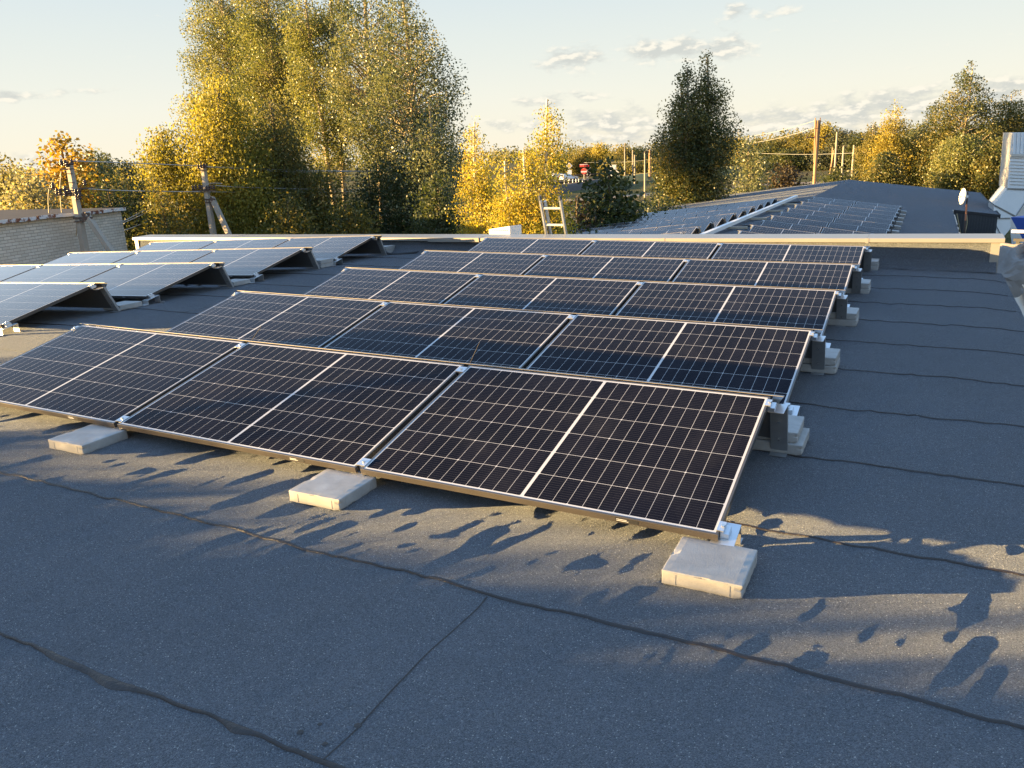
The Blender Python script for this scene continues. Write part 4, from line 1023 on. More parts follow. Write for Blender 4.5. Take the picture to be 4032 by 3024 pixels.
tl = 0.2195; bh = W*math.cos(tl)
GA_, GB_ = 'solar panels on the hall roof slope facing the aspen', 'solar panels on the hall roof slope facing the antenna'
for r_ in range(10):
    yA = 19.935+0.0-bh+r_*1.739; zA = froof(-0.226)+HC; o = Vector((-0.226, yA, zA))
    MR, MP = basis(-math.atan(SA), tl, o)
    for k_ in range(4):
        add_panel(MP @ T(-L-k_*LG, 0, 0), f'{ORD[k_]} panel from the white rail in {ORD[r_]} row back, aspen-side array', GA_)
    MRf = MR @ T(0, 0, -HC)
    instance(('foot', 1, tl), None, '', f'aluminium foot by the white rail, {ORD[r_]} row back, aspen-side array', '', MRf, 'feet along the white rail')
    instance(('post', 1, tl), None, '', f'steel post by the white rail, {ORD[r_]} row back, aspen-side array', '', MRf, 'posts along the white rail')
    deflector(4*L+3*GAP, tl, MRf @ T(-4*L-3*GAP, 0, 0), f'sheet metal behind {ORD[r_]} row back, aspen-side array', 'wind deflectors of the aspen-side array')
    yB = 20.077-bh+r_*1.775; xB = 1.369; o = Vector((xB, yB, froof(xB)+HC))
    MR, MP = basis(math.atan(SB), tl, o)
    for k_ in range(2):
        add_panel(MP @ T(k_*LG, 0, 0), f'{["rail-side", "antenna-side"][k_]} panel in {ORD[r_]} row back, antenna-side array', GB_)
    MRf = MR @ T(0, 0, -HC); Me = MRf @ T(2*L+GAP, 0, 0)
    instance(('foot', 1, tl), None, '', f'aluminium foot at the antenna end, {ORD[r_]} row back, antenna-side array', '', Me, 'feet at the antenna end')
    instance(('post', 1, tl), None, '', f'steel post at the antenna end, {ORD[r_]} row back, antenna-side array', '', Me, 'posts at the antenna end')
    instance(('foot', -1, tl), None, '', f'aluminium foot at the rail end, {ORD[r_]} row back, antenna-side array', '', MRf, 'feet at the rail end')
    instance(('post', -1, tl), None, '', f'steel post at the rail end, {ORD[r_]} row back, antenna-side array', '', MRf, 'posts at the rail end')
    deflector(2*L+GAP, tl, MRf, f'sheet metal behind {ORD[r_]} row back, antenna-side array', 'wind deflectors of the antenna-side array')
    for i in range(2):
        ob = slab0.copy(); COL.objects.link(ob); ob.matrix_world = Me @ T(0.16, bh+0.33, 0.008+0.0605*i)
        tag(ob, f'{["lower", "upper"][i]} concrete slab behind {ORD[r_]} row back, antenna-side array', 'paving slab', 'concrete ballast slabs on the hall roof')
# white rail along the ridge on timber bearers
pa, pb = Vector((0.02, 11.0, froof(0.02)+0.17)), Vector((-0.02+0.30, 38.6, froof(0.28)+0.19))
pa.x = 0.26
t = thing('cable_duct', 'white square cable duct running along the hall roof crest between both arrays', 'cable duct')
mb = MB(); mb.bar(pa, pb, 0.13, 0.10); mb.build('duct_box', M_WHITE, t)
mb = MB(); mb.bar(pa+Vector((0, 0, 0.056)), pb+Vector((0, 0, 0.056)), 0.145, 0.012); mb.build('duct_cover', M_WHITE, t)
for i, y_ in enumerate([20.3, 23.6, 27.0, 30.6, 34.4]):
    x0 = pa.x+(pb.x-pa.x)*(y_-pa.y)/(pb.y-pa.y); zz = pa.z+(pb.z-pa.z)*(y_-pa.y)/(pb.y-pa.y)-0.05
    mb = MB(); mb.cbox((-0.28, -0.07, -0.07), (0.62, 0.07, 0.0), 0.004); o = mb.build('timber_bearer', M_WOOD); o.matrix_world = T(x0, y_, zz)
    tag(o, f'short timber bearer under the white cable duct, {ORD[i]} from the parapet', 'timber', 'timber bearers of the cable duct')
def cable(name, label, pts, r_=0.012, m_=None, cat='cable', group=None, n=6):
    mb = MB(); P = [Vector(tuple(float(c) for c in p)) for p in pts]; Q = []
    for i in range(len(P)-1):
        p0, p1, p2, p3 = P[max(i-1, 0)], P[i], P[i+1], P[min(i+2, len(P)-1)]
        for u in np.linspace(0, 1, 9)[:-1]:
            Q.append(0.5*((2*p1)+(p2-p0)*u+(2*p0-5*p1+4*p2-p3)*u*u+(3*p1-p0-3*p2+p3)*u**3))
    Q.append(P[-1]); o0 = Q[0].copy(); mb.tube([q-o0 for q in Q], r_, n); ob = mb.build(name, m_ or M_RUBBER, None, True); ob.location = o0
    return tag(ob, label, cat, group)
for (ya, lab) in ((36.2, 'black cable crossing the crest at the far end of the white cable duct'), (24.3, 'black cable crossing under the white cable duct nearer the parapet')):
    cable('black_cable', lab, [(-0.3, ya, froof(-0.3)+0.03), (0.3, ya+0.1, froof(0.3)+0.025), (0.78, ya, RZ+0.03), (1.3, ya+0.15, froof(1.3)+0.03)], 0.03)

# ------------------------------------------------------------------ brick building, leaning poles, wires
cz = at(473, 816, 30.0); zt = cz[2]
lz = on_plane(0, 864, zt)
wd = Vector((lz[0]-cz[0], lz[1]-cz[1], 0)).normalized(); wn = Vector((0, 0, 1)).cross(wd)   # wd: along the wall away from the corner
if wn.dot(Vector((CAM[0]-cz[0], CAM[1]-cz[1], 0))) < 0: wn = -wn
MBk = Matrix(((wd.x, -wn.x, 0, cz[0]), (wd.y, -wn.y, 0, cz[1]), (0, 0, 1, GROUND), (0, 0, 0, 1)))
Hb = zt-GROUND
bk = thing('brick_shed', 'white silicate brick building with rusty metal roof edge behind the leaning pole', 'building', MBk)
mb = MB(); mb.box((0, 0, 0), (16, 6, Hb-0.10)); mb.build('wall', M_BRICK, bk)
mb = MB(); mb.hexa([(-0.10, -0.12, Hb-0.10), (16.1, -0.12, Hb-0.10), (16.1, 6.1, Hb-0.10), (-0.10, 6.1, Hb-0.10), (-0.10, -0.12, Hb-0.02), (16.1, -0.12, Hb-0.02), (16.1, 6.1, Hb+0.10), (-0.10, 6.1, Hb+0.10)]); mb.build('roof', M_ASPHALT, bk)
def rusty():
    m_, g, b = mat('rusty_white_edge'); tc = g.new('ShaderNodeTexCoord').outputs['Object']; n = g.noise(tc, 3.0, 5, 0.6)
    g.put(b.inputs['Base Color'], g.mix(g.smooth(n, 0.50, 0.58), (0.56, 0.57, 0.58, 1), (0.16, 0.06, 0.035, 1))); b.inputs['Roughness'].default_value = 0.6; return m_
mb = MB()
for i in range(14):
    d = rs.uniform(-0.012, 0.012); mb.box((-0.12+i*1.16, -0.142-abs(d), Hb-0.125+d), (-0.12+i*1.16+1.15, -0.123, Hb-0.01+d))
mb.build('roof_edging', rusty(), bk)

def insulator(parent, p, h=0.16, r_=0.05, axis=(0, 0, 1)):
    q = Vector(axis).to_track_quat('Z', 'Y').to_matrix().to_4x4(); M = T(*p) @ q; mb = MB()
    mb.lathe([(0.012, 0), (r_*0.55, 0.005), (r_, h*0.22), (r_*0.6, h*0.30), (r_*0.55, h*0.45), (r_*0.95, h*0.60), (r_*0.55, h*0.68), (r_*0.45, h*0.82), (r_*0.6, h*0.9), (0.004, h)], 10, M)
    return mb.build('insulator', M_INSUL, parent, True)
def concrete_pole(label, dp, ptop, plow, w0, w1, strut_top, strut_low, bands, arms, ins, group):
    top = Vector(tuple(at(*ptop, dp))); low = Vector(tuple(at(*plow, dp))); d = (low-top).normalized(); base = top+d*((GROUND-top.z)/d.z)
    t = thing('utility_pole', label, 'utility pole', base, group)
    ib = Matrix.Translation(-base)
    def L_(p): return tuple(Vector(tuple(p))-base)
    mb = MB(); ax = (low-top).normalized(); e = Vector(tuple(_r)); e = (e-ax*e.dot(ax)).normalized(); n = ax.cross(e)
    e2 = (e+n*0.42).normalized(); n2 = ax.cross(e2)
    def ring(p, h): return [tuple(p-base+e2*h*i+n2*h*j) for i, j in ((-1, -1), (1, -1), (1, 1), (-1, 1))]
    mb.hexa(ring(base, w1/2)+ring(top, w0/2)); mb.build('shaft', M_POLE, t)
    s0 = Vector(tuple(at(*strut_top, dp-0.05))); s1 = Vector(tuple(at(*strut_low, dp-0.3))); sd = (s1-s0).normalized(); sb = s0+sd*((GROUND-s0.z)/sd.z)
    mb = MB(); mb.bar(sb-base, s0-base, w0*1.05, w0*1.05, tuple(n2)); mb.build('strut', M_POLE, t)
    for (a, b, th) in bands:
        mb = MB(); mb.bar(L_(at(*a, dp-0.12)), L_(at(*b, dp-0.12)), th, th); mb.build('steel_band', M_RUST, t)
    mb = MB()
    for (a, b, th) in arms: mb.bar(L_(at(*a, dp-0.14)), L_(at(*b, dp-0.14)), th, th)
    mb.build('crossarm', M_RUST, t)
    for (px, py, h, r_) in ins: insulator(t, L_(at(px, py+h/2*FPX/dp, dp-0.14)), h, r_)
    return t
def z1(x, y): return (x/3.318, 560+y/3.318)
def z2(x, y): return (650+x/4.022, 600+y/4.022)
def I1(l, h=0.20, r_=0.075): return [(z1(a, b)[0], z1(a, b)[1], h, r_) for a, b in l]
def I2(l, h=0.19, r_=0.07): return [(z2(a, b)[0], z2(a, b)[1], h, r_) for a, b in l]
GU = 'concrete poles with a leaning strut'
concrete_pole('leaning concrete utility pole with strut and brown insulators before the brick wall', 27.0, z1(905, 290), z1(1115, 1430), 0.165, 0.235,
              z1(1120, 940), z1(1450, 1430), [(z1(955, 990), z1(1210, 985), 0.05), (z1(965, 1042), z1(1115, 1030), 0.04), (z1(870, 350), z1(970, 348), 0.035), (z1(880, 412), z1(950, 412), 0.025), (z1(870, 530), z1(975, 528), 0.025), (z1(1075, 950), z1(1165, 938), 0.10), (z1(1075, 1000), z1(1170, 985), 0.12)],
              [(z1(630, 605), z1(1060, 640), 0.035), (z1(1000, 612), z1(1235, 590), 0.04), (z1(735, 690), z1(1085, 695), 0.045), (z1(800, 350), z1(880, 355), 0.05), (z1(810, 300), z1(960, 285), 0.05), (z1(1040, 605), z1(1095, 520), 0.03), (z1(690, 605), z1(700, 560), 0.03)],
              I1([(808, 262), (862, 268), (945, 258), (885, 290), (700, 565), (752, 640), (795, 648), (858, 612), (905, 640), (865, 668), (930, 668), (1000, 650), (1045, 645), (1115, 528), (1010, 712), (1048, 708)]), GU)
concrete_pole('concrete utility pole with strut standing before the golden willow', 33.0, z2(598, 215), z2(768, 1310), 0.165, 0.225,
              z2(740, 715), z2(1015, 1310), [(z2(630, 745), z2(785, 745), 0.05), (z2(635, 792), z2(760, 790), 0.05), (z2(720, 720), z2(780, 765), 0.12)],
              [(z2(430, 603), z2(800, 606), 0.05), (z2(545, 280), z2(660, 282), 0.05), (z2(560, 240), z2(640, 240), 0.04)],
              I2([(532, 225), (575, 215), (618, 212), (655, 218), (445, 560), (490, 552), (550, 548), (585, 552), (660, 562), (700, 556), (735, 548), (772, 550)]), GU)
def wire(label, pts, group='overhead wires by the concrete poles', r_=0.017, sag=0.0):
    P = [at(*p) for p in pts]; return cable('power_line', label, P, r_, M_WIRE, 'power line', group, 4)
M_WIRE = simple('wire_aluminium', (0.40, 0.40, 0.38), 0.5, 0.3, 0.1, 3)
wire('top wire between the heads of both concrete poles', [(*z1(945, 245), 27), (540, 643, 30), (*z2(540, 215), 33)])
wire('long middle wire passing both poles just under the crossarms', [(*z1(1100, 605), 27), (430, 749, 29.5), (*z2(0, 620), 31.5), (*z2(1200, 630), 34.5), (1197, 758, 37), (1760, 749, 40)])
wire('wire from the head of the willow-side pole to the golden birches', [(*z2(650, 225), 33), (968, 662, 34.5), (1197, 671, 36.5), (1790, 676, 40)])
wire('second, lower wire from the head of the willow-side pole', [(*z2(640, 235), 33), (968, 665, 34.5), (1197, 677, 36.5), (1790, 668, 40)])
wire('wire from the crossarm of the willow-side pole over the shrubs', [(*z2(790, 525), 33), (849+120, 738, 34), (1197, 744, 36.5), (1412, 747, 38), (1790, 725, 40)])
wire('looped jumper wire at the crossarm of the willow-side pole', [(*z2(600, 600), 32.9), (*z2(690, 500), 32.9), (*z2(800, 488), 32.9), (*z2(905, 492), 32.9)], r_=0.012)
for i, (a, b, lab) in enumerate([((482, 873), (628, 790), 'upper wire rising from the corner of the brick wall'), ((482, 880), (640, 800), 'middle wire rising from the corner of the brick wall'), ((487, 908), (640, 842), 'lower wire rising from the corner of the brick wall')]):
    wire(lab, [(*a, 29.8), ((a[0]+b[0])/2, (a[1]+b[1])/2+4, 32), (*b, 36)])
M_DROP = simple('yellowed_cable', (0.30, 0.26, 0.15), 0.6, 0, 0.2, 4)
for pts, lab in (([(655, 560), (632, 700), (640, 950), (652, 1200), (615, 1310)], 'outermost drop cable from the leaning pole to the wall bracket'),
                 ([(800, 380), (785, 600), (805, 900), (835, 1130), (798, 1275)], 'middle drop cable from the leaning pole to the wall bracket'),
                 ([(1000, 1060), (1000, 1180), (985, 1270)], 'short drop cable next to the leaning pole')):
    cable('drop_cable', lab, [at(*z1(*p), 27.2+1.0*i/len(pts)) for i, p in enumerate(pts)], 0.016, M_DROP, 'cable', 'drop cables at the brick wall', 5)
br0 = at(*z1(740, 1420), 28.4)
t = thing('wall_bracket', 'dark steel bracket with three ribbed insulators on the brick wall', 'bracket', br0)
mb = MB()
def Lb(x, y, d=28.4): return tuple(at(*z1(x, y), d)-br0)
mb.bar(Lb(475, 1412), Lb(860, 1382), 0.10, 0.10); mb.bar(Lb(850, 1368), Lb(985, 1362), 0.05, 0.09); mb.bar(Lb(482, 1410), Lb(512, 1600), 0.06, 0.06); mb.bar(Lb(860, 1372), Lb(890, 1480), 0.05, 0.05); mb.bar(Lb(860, 1372), Lb(900, 1372, 29.6), 0.05, 0.05); mb.bar(Lb(482, 1412), Lb(500, 1412, 29.8), 0.05, 0.05)
mb.build('frame', M_RUST, t)
for (x, y) in ((600, 1395), (778, 1372), (945, 1355)):
    mb = MB(); M = T(*Lb(x, y)); h = 0.29
    prof = [(0.02, 0), (0.02, 0.05)]
    for q in range(3): prof += [(0.035, 0.055+q*0.07), (0.075, 0.075+q*0.07), (0.072, 0.09+q*0.07), (0.035, 0.10+q*0.07)]
    prof += [(0.03, h-0.02), (0.003, h)]
    mb.lathe(prof, 10, M); mb.build('insulator', M_INSUL, t, True)
# distant street lamp
lp = at(265, 722, 100); lb = Vector((lp[0], lp[1], GROUND))
t = thing('street_lamp', 'distant lamp on a two-legged concrete pole beyond the brick wall', 'street lamp', lb)
H_ = lp[2]-GROUND
mb = MB(); mb.bar((0.15, 0, 0), (0, 0, H_), 0.26, 0.26); mb.build('shaft', M_POLE, t)
mb = MB(); mb.bar((-1.3, 0, 0), (-0.1, 0, H_-0.8), 0.24, 0.24); mb.build('strut', M_POLE, t)
mb = MB(); mb.tube([(0, 0, H_), (0.3*_r[0], 0.3*_r[1], H_+0.6), (1.1*_r[0], 1.1*_r[1], H_+0.85)], 0.05, 6); mb.build('arm', M_GALV, t)
mb = MB(); mb.tube([(1.0*_r[0], 1.0*_r[1], H_+0.83), (1.4*_r[0], 1.4*_r[1], H_+0.92), (2.0*_r[0], 2.0*_r[1], H_+0.96)], [0.10, 0.18, 0.08], 8); mb.build('lamp_head', M_WHITE, t)

# ------------------------------------------------------------------ poles beyond the far roof
def plain_pole(label, ptop, dp, r_, m_, head='plain', group='poles in the field', lean=0.0, name='utility_pole'):
    tp = at(*ptop, dp); b = Vector((tp[0], tp[1], GROUND)); H_ = tp[2]-GROUND
    t = thing(name, label, 'utility pole', b, group)
    ex = Vector((_r[0], _r[1], 0)).normalized()
    mb = MB(); mb.tube([(0, 0, -0.1), tuple(ex*lean*0.5+Vector((0, 0, H_*0.5))), tuple(ex*lean+Vector((0, 0, H_)))], [r_*1.15, r_, r_*0.8], 8); mb.build('shaft', m_, t)
    if head == 'H':
        mb = MB()
        for s_ in (-1, 1): mb.tube([tuple(ex*0.12*s_+Vector((0, 0, H_*0.52))), tuple(ex*0.24*s_+Vector((0, 0, H_+0.05)))], r_*0.5, 6); mb.tube([tuple(ex*0.24*s_+Vector((0, 0, H_))), tuple(ex*0.24*s_+Vector((0, 0, H_+0.25)))], 0.05, 6)
        mb.build('pole_top', m_, t)
        mb = MB(); mb.bar(tuple(ex*-1.0+Vector((0, 0, H_-1.6))), tuple(ex*1.0+Vector((0, 0, H_-1.6))), 0.10, 0.10); mb.bar(tuple(ex*-0.5+Vector((0, 0, H_*0.52))), tuple(ex*0.5+Vector((0, 0, H_*0.52))), 0.09, 0.09); mb.build('crossarm', M_RUST, t)
        for s_ in (-0.95, -0.6, 0.95): insulator(t, tuple(ex*s_+Vector((0, 0, H_-1.6))), 0.24, 0.08)
    elif head == 'arm':
        mb = MB(); mb.bar(tuple(ex*(lean-0.25)+Vector((0, 0, H_-0.12))), tuple(ex*(lean+0.55)+Vector((0, 0, H_-0.12))), 0.09, 0.09); mb.build('crossarm', M_RUST, t)
        for s_ in (-0.2, 0.15, 0.5): insulator(t, tuple(ex*(lean+s_)+Vector((0, 0, H_-0.08))), 0.22, 0.08)
    return t
plain_pole('tall brown wooden pole with forked double top behind the far roof', (3220, 474), 78, 0.16, M_BROWNWOOD, 'H')
plain_pole('tall pale pole beside the orange birch', (3296, 520), 170, 0.19, M_POLE)
plain_pole('short pole with a bracket top, second pole on from the wooden one', (3322, 575), 150, 0.17, M_POLE, 'arm')
plain_pole('pale leaning pole in the middle of the three short ones', (3363, 571), 105, 0.14, M_POLE)
plain_pole('short pole touching the edge of the birch row', (3413, 575), 108, 0.14, M_POLE)
for i, (px, py, lab, ln) in enumerate([(3279, 581, 'upright half of the pole pair left of the pale pole', 0.0), (3273, 592, 'slanting half of the pole pair by the pale pole', 0.6)]):
    plain_pole(['upright half of the distant pole pair by the orange birch', 'slanting half of the distant pole pair by the orange birch'][i], (px, py), 172, 0.16, M_BROWNWOOD, lean=ln)
plain_pole('slim tall pole rising over the tree line past the white cabinet', (2459.5, 564), 190, 0.15, M_POLE)
plain_pole('rear pole of the pair between white cabinet and aspen', (2491, 590), 185, 0.16, M_POLE)
plain_pole('front pole of the pair between white cabinet and aspen', (2499, 610), 160, 0.16, M_POLE)
plain_pole('pale banded pole nearest the tall aspen', (2539, 597), 112, 0.12, M_POLE, 'arm')
plain_pole('tapered pole half hidden at the aspen edge', (2559, 590), 180, 0.32, M_BROWNWOOD, 'arm')
for (a, b, lab) in (((3214, 474, 78), (2905, 545, 105), 'wire sagging from the forked wooden pole towards the aspen'), ((3226, 474, 78), (3440, 560, 130), 'wire running from the forked wooden pole to the birch row'),
                    ((3205, 505, 78), (2905, 572, 105), 'lower wire from the forked wooden pole towards the aspen'), ((2900, 600, 140), (3420, 600, 110), 'lower wire along the short field poles'),
                    ((2200, 578, 190), (2459, 566, 190), 'wire reaching the slim tall pole from the birches'), ((2459, 566, 190), (2620, 572, 190), 'wire from the slim tall pole to the aspen'), ((2300, 640, 190), (2640, 618, 180), 'lower wire behind the white cabinet')):
    m_ = ((a[0]+b[0])/2, (a[1]+b[1])/2+8, (a[2]+b[2])/2)
    wire(lab, [a, m_, b], 'overhead wires across the field', 0.022)
# ------------------------------------------------------------------ level crossing
def Mface(p, yaw=0.0):
    d = Vector((CAM[0]-p[0], CAM[1]-p[1], 0)).normalized(); x = Vector((0, 0, 1)).cross(d); c, s_ = math.cos(yaw), math.sin(yaw)
    x, d = x*c+d*s_, d*c-x*s_
    return Matrix(((x.x, -d.x, 0, p[0]), (x.y, -d.y, 0, p[1]), (0, 0, 1, p[2]), (0, 0, 0, 1)))     # local -Y looks at the camera
def car(label, p, M):
    t = thing('parked_car', label, 'car', M)
    Lc, Wc = 4.4, 1.75
    side = [(-2.2, 0.35), (-2.15, 0.75), (-2.05, 0.95), (-1.85, 1.40), (-1.55, 1.47), (-0.2, 1.48), (0.55, 1.00), (1.75, 0.88), (2.15, 0.70), (2.2, 0.35)]
    mb = MB(); n = len(side); V = []
    for s_, sc_ in ((-1, 1), (1, 1)):
        for (x, z) in side: V.append((x, s_*(Wc/2-(0.16 if z > 1.0 else 0.0)), z))
    mb.add(V, [(i, i+1, n+i+1, n+i) for i in range(n-1)]+[tuple(range(n)), tuple(reversed(range(n, 2*n))), (n-1, 0, n, 2*n-1)])
    mb.build('body', M_CAR, t)
    mb = MB()
    for s_ in (-1, 1):
        y = s_*(Wc/2-0.075); mb.add([(-1.75, y, 0.98), (0.35, y, 0.98), (-0.25, y-s_*0.07, 1.40), (-1.6, y-s_*0.07, 1.40)], [(0, 1, 2, 3) if s_ < 0 else (3, 2, 1, 0)])
    mb.add([(-2.045, -0.7, 0.98), (-2.045, 0.7, 0.98), (-1.875, 0.62, 1.37), (-1.875, -0.62, 1.37)], [(3, 2, 1, 0)])
    mb.add([(0.52, -0.68, 1.05), (0.52, 0.68, 1.05), (-0.14, 0.62, 1.45), (-0.14, -0.62, 1.45)], [(0, 1, 2, 3)])
    mb.build('window', M_GLASS, t)
    for x in (-1.35, 1.35):
        for s_ in (-1, 1):
            mb = MB(); mb.tube([(x, s_*(Wc/2-0.22), 0.32), (x, s_*(Wc/2+0.01), 0.32)], 0.32, 14); wh = mb.build('wheel', M_TYRE, t)
            mb = MB(); mb.tube([(x, s_*(Wc/2+0.008), 0.32), (x, s_*(Wc/2+0.02), 0.32)], 0.19, 10); mb.build('rim', M_ALU, wh)
    for s_ in (-1, 1):
        mb = MB(); mb.box((-2.19, s_*0.72-0.12, 0.72), (-2.08, s_*0.72+0.12, 0.95)); mb.build('tail_light', M_LAMPRED, t)
    return t
def deck(px, py, dp): return at(px, py, dp)
p = at(2238, 711, 178); car('silver car driving on the road by the level crossing', p, Mface(p, 0.0) @ Matrix.Rotation(R(38), 4, 'Z') @ T(0, 0, 0.0))
p = at(2205, 704, 196); car('second pale car mostly covered by the birch leaves', p, Mface(p, 0.0) @ Matrix.Rotation(R(25), 4, 'Z'))
def sign(name, label, px, py, dp, build, h=None):
    p = at(px, py, dp); t = thing(name, label, 'road sign', Mface(Vector((p[0], p[1], GROUND)))); H_ = p[2]-GROUND
    mb = MB(); mb.tube([(0, 0.05, 0), (0, 0.05, H_+0.3)], 0.06, 6); mb.build('post', M_GALV, t); build(t, H_); return t
def b_diamond(t, H_):
    mb = MB(); r_ = 0.75; mb.prism([(-r_, -0.02, H_), (0, -0.02, H_-r_), (r_, -0.02, H_), (0, -0.02, H_+r_)], (0, 0.04, 0)); mb.build('diamond_plate', M_WHITE, t)
    mb = MB(); r_ = 0.5; mb.prism([(-r_, -0.03, H_), (0, -0.03, H_-r_), (r_, -0.03, H_), (0, -0.03, H_+r_)], (0, 0.008, 0)); mb.build('yellow_field', M_YELLOW, t)
    mb = MB(); mb.box((-0.55, -0.02, H_-1.9), (0.55, 0.02, H_-0.95)); mb.build('lower_plate', M_WHITE, t)
sign('road_sign', 'yellow diamond priority sign over a white plate by the road', 2241, 653, 182, b_diamond)
def b_red(t, H_):
    mb = MB(); pts = [(0.75*math.cos(R(22.5+45*i)), -0.03, H_-0.45+0.75*math.sin(R(22.5+45*i))) for i in range(8)]; mb.prism(list(reversed(pts)), (0, 0.04, 0)); mb.build('red_octagon', M_RED, t)
    mb = MB(); mb.box((-0.7, -0.04, H_-0.72), (0.7, -0.031, H_-0.42)); mb.build('white_bar', M_WHITE, t)
    mb = MB(); mb.box((-0.95, -0.03, H_+0.5), (0.95, 0.01, H_+1.15)); mb.build('red_board', M_RED, t)
    mb = MB(); mb.box((-0.9, -0.04, H_+0.95), (0.9, -0.031, H_+1.1)); mb.build('white_stripe', M_WHITE, t)
sign('stop_sign', 'red octagonal stop sign under a red board at the level crossing', 2299, 666, 184, b_red)
def b_cross(t, H_):
    for i, zz in enumerate((H_, H_-1.5)):
        for s_ in (-1, 1):
            mb = MB(); c = Vector((0, -0.03-0.02*(s_ > 0), zz)); d = Vector((0.8, 0, 0.62*s_)); mb.bar(c-d, c+d, 0.03, 0.26, (0, -1, 0)) ; mb.build('cross_arm', M_WHITE, t)
            for q in (-0.5, 0.5):
                mb = MB(); mb.bar(c+d*(q-0.22)+Vector((0, -0.022, 0)), c+d*(q+0.22)+Vector((0, -0.022, 0)), 0.012, 0.24, (0, -1, 0)); mb.build('red_stripe', M_RED, t)
    mb = MB(); mb.box((-0.6, -0.05, H_+0.75), (0.6, 0.03, H_+1.35)); mb.build('signal_backboard', M_DARK, t)
    for s_ in (-0.3, 0.3):
        mb = MB(); mb.tube([(s_, -0.05, H_+1.05), (s_, -0.12, H_+1.05)], 0.17, 12); mb.build('signal_lamp', M_LAMPRED, t)
sign('crossing_signal', 'red and white crossing signal with diagonal arms beside the stop sign', 2312, 672, 180, b_cross)
def plain_box(name, label, cat, px, py, dp, w_, h_, d_, m_, base=None):
    p = at(px, py, dp); o = thing(name, label, cat, Mface(Vector((p[0], p[1], p[2]-h_/2 if base is None else base)))); hh = h_ if base is None else p[2]+h_/2-base
    mb = MB(); mb.cbox((-w_/2, -d_/2, 0), (w_/2, d_/2, hh), 0.03); mb.build('body', m_, o)
    mb = MB(); mb.box((-w_/2-0.06, -d_/2-0.06, hh+0.002), (w_/2+0.06, d_/2+0.06, hh+0.09)); mb.build('roof', M_CAP, o)
    mb = MB(); mb.box((-w_*0.1, -d_/2-0.03, hh*0.08), (w_*0.38, -d_/2-0.003, hh*0.86)); mb.build('door', m_, o); return o
plain_box('signal_cabinet', 'white signal cabinet beside the railway', 'cabinet', 2412, 671, 186, 1.7, 2.6, 1.2, M_WHITE, GROUND)
plain_box('signal_cabinet', 'small low white cabinet next to the tall one', 'cabinet', 2431, 680, 180, 0.9, 1.1, 0.8, M_WHITE, GROUND)
# low white guard posts along the road
for i, px in enumerate([2222, 2239, 2255, 2268, 2279, 2294]):
    p = at(px, 718-i*1.2, 172+i); mb = MB(); mb.tube([(0, 0, -0.4), (0, 0, 0.42), (0, 0, 0.5)], [0.09, 0.09, 0.05], 8); o = mb.build('guard_post', M_WHITE); o.location = tuple(p)
    tag(o, f'{ORD[i]} white guard post along the road, counted from the birches', 'post', 'white guard posts along the road')

# ------------------------------------------------------------------ things at the parapet and past the eave
la, lb_ = on_y(2126, 781, 8.99), on_y(2205, 781, 8.99)
lx_ = Vector((lb_[0]-la[0], lb_[1]-la[1], lb_[2]-la[2])); wl = lx_.length; lx_.normalize(); ldn = Vector((0.02, 0.30, -1)).normalized()
t = thing('ladder', 'aluminium ladder leaning up over the parapet before the golden birch', 'ladder', la)
LEN = 2.6
for i, (off, dd) in enumerate(((0.0, 0), (wl, 0), (0.045, 1))):
    mb = MB(); q = lx_*off+Vector((0, 0.075*dd, 0)); mb.bar(q-ldn*0.0+ldn*(0.0 if not dd else 0.05), q+ldn*LEN, 0.062, 0.026, tuple(lx_)); mb.build('rail', M_ALU, t)
for i in range(8):
    c = ldn*(0.165+0.283*i); mb = MB(); mb.bar(lx_*0.01+c, lx_*(wl-0.01)+c, 0.030, 0.032); mb.build('rung', M_ALU, t)
for off in (0.0, wl):
    mb = MB(); q = lx_*off; mb.bar(q-ldn*0.035, q+ldn*0.03, 0.068, 0.032, tuple(lx_)); mb.build('end_cap', M_CLAD, t)
vb = on_y(1982, 931, 9.25)
t = thing('roof_vent', 'white louvred vent box standing just behind the parapet', 'vent', T(vb[0], vb[1], 0) @ Matrix.Rotation(R(-8), 4, 'Z'))
mb = MB(); mb.hexa([(-0.30, 0, -1.2), (0.14, 0, -1.2), (0.14, 0.35, -1.2), (-0.30, 0.35, -1.2), (-0.30, 0, 0.245), (0.14, 0, 0.300), (0.14, 0.35, 0.300), (-0.30, 0.35, 0.245)]); mb.build('housing', M_WHITE, t)
mb = MB()
for q in range(9): mb.box((-0.24+q*0.04, -0.006, 0.225), (-0.215+q*0.04, -0.001, 0.242))
mb.build('louvre', M_DARK, t)
cable('black_cable', 'thick black cable hanging from the last pale row and lying along the roof', [on_y(1487, 935, 7.75), on_plane(1497, 960, 0.10), on_plane(1515, 990, -0.02), on_plane(1545, 1001, -0.055), on_plane(1600, 998, -0.055), on_plane(1660, 993, -0.06), on_plane(1720, 990, -0.06)], 0.022)
cable('black_cable', 'black cable drooping under the second pale row beside its slab', [on_plane(712, 1110, 0.05, P_LEFT), on_plane(740, 1124, -0.02, P_LEFT), on_plane(775, 1126, -0.03, P_LEFT), on_plane(800, 1112, 0.03, P_LEFT)], 0.014)
cable('black_cable', 'black cable lying on the roof at the picture edge', [on_plane(-60, 1380, -0.07, P_LEFT), on_plane(10, 1404, -0.07, P_LEFT), on_plane(40, 1412, -0.07, P_LEFT), on_plane(130, 1425, -0.09, -P_MAIN)], 0.010)
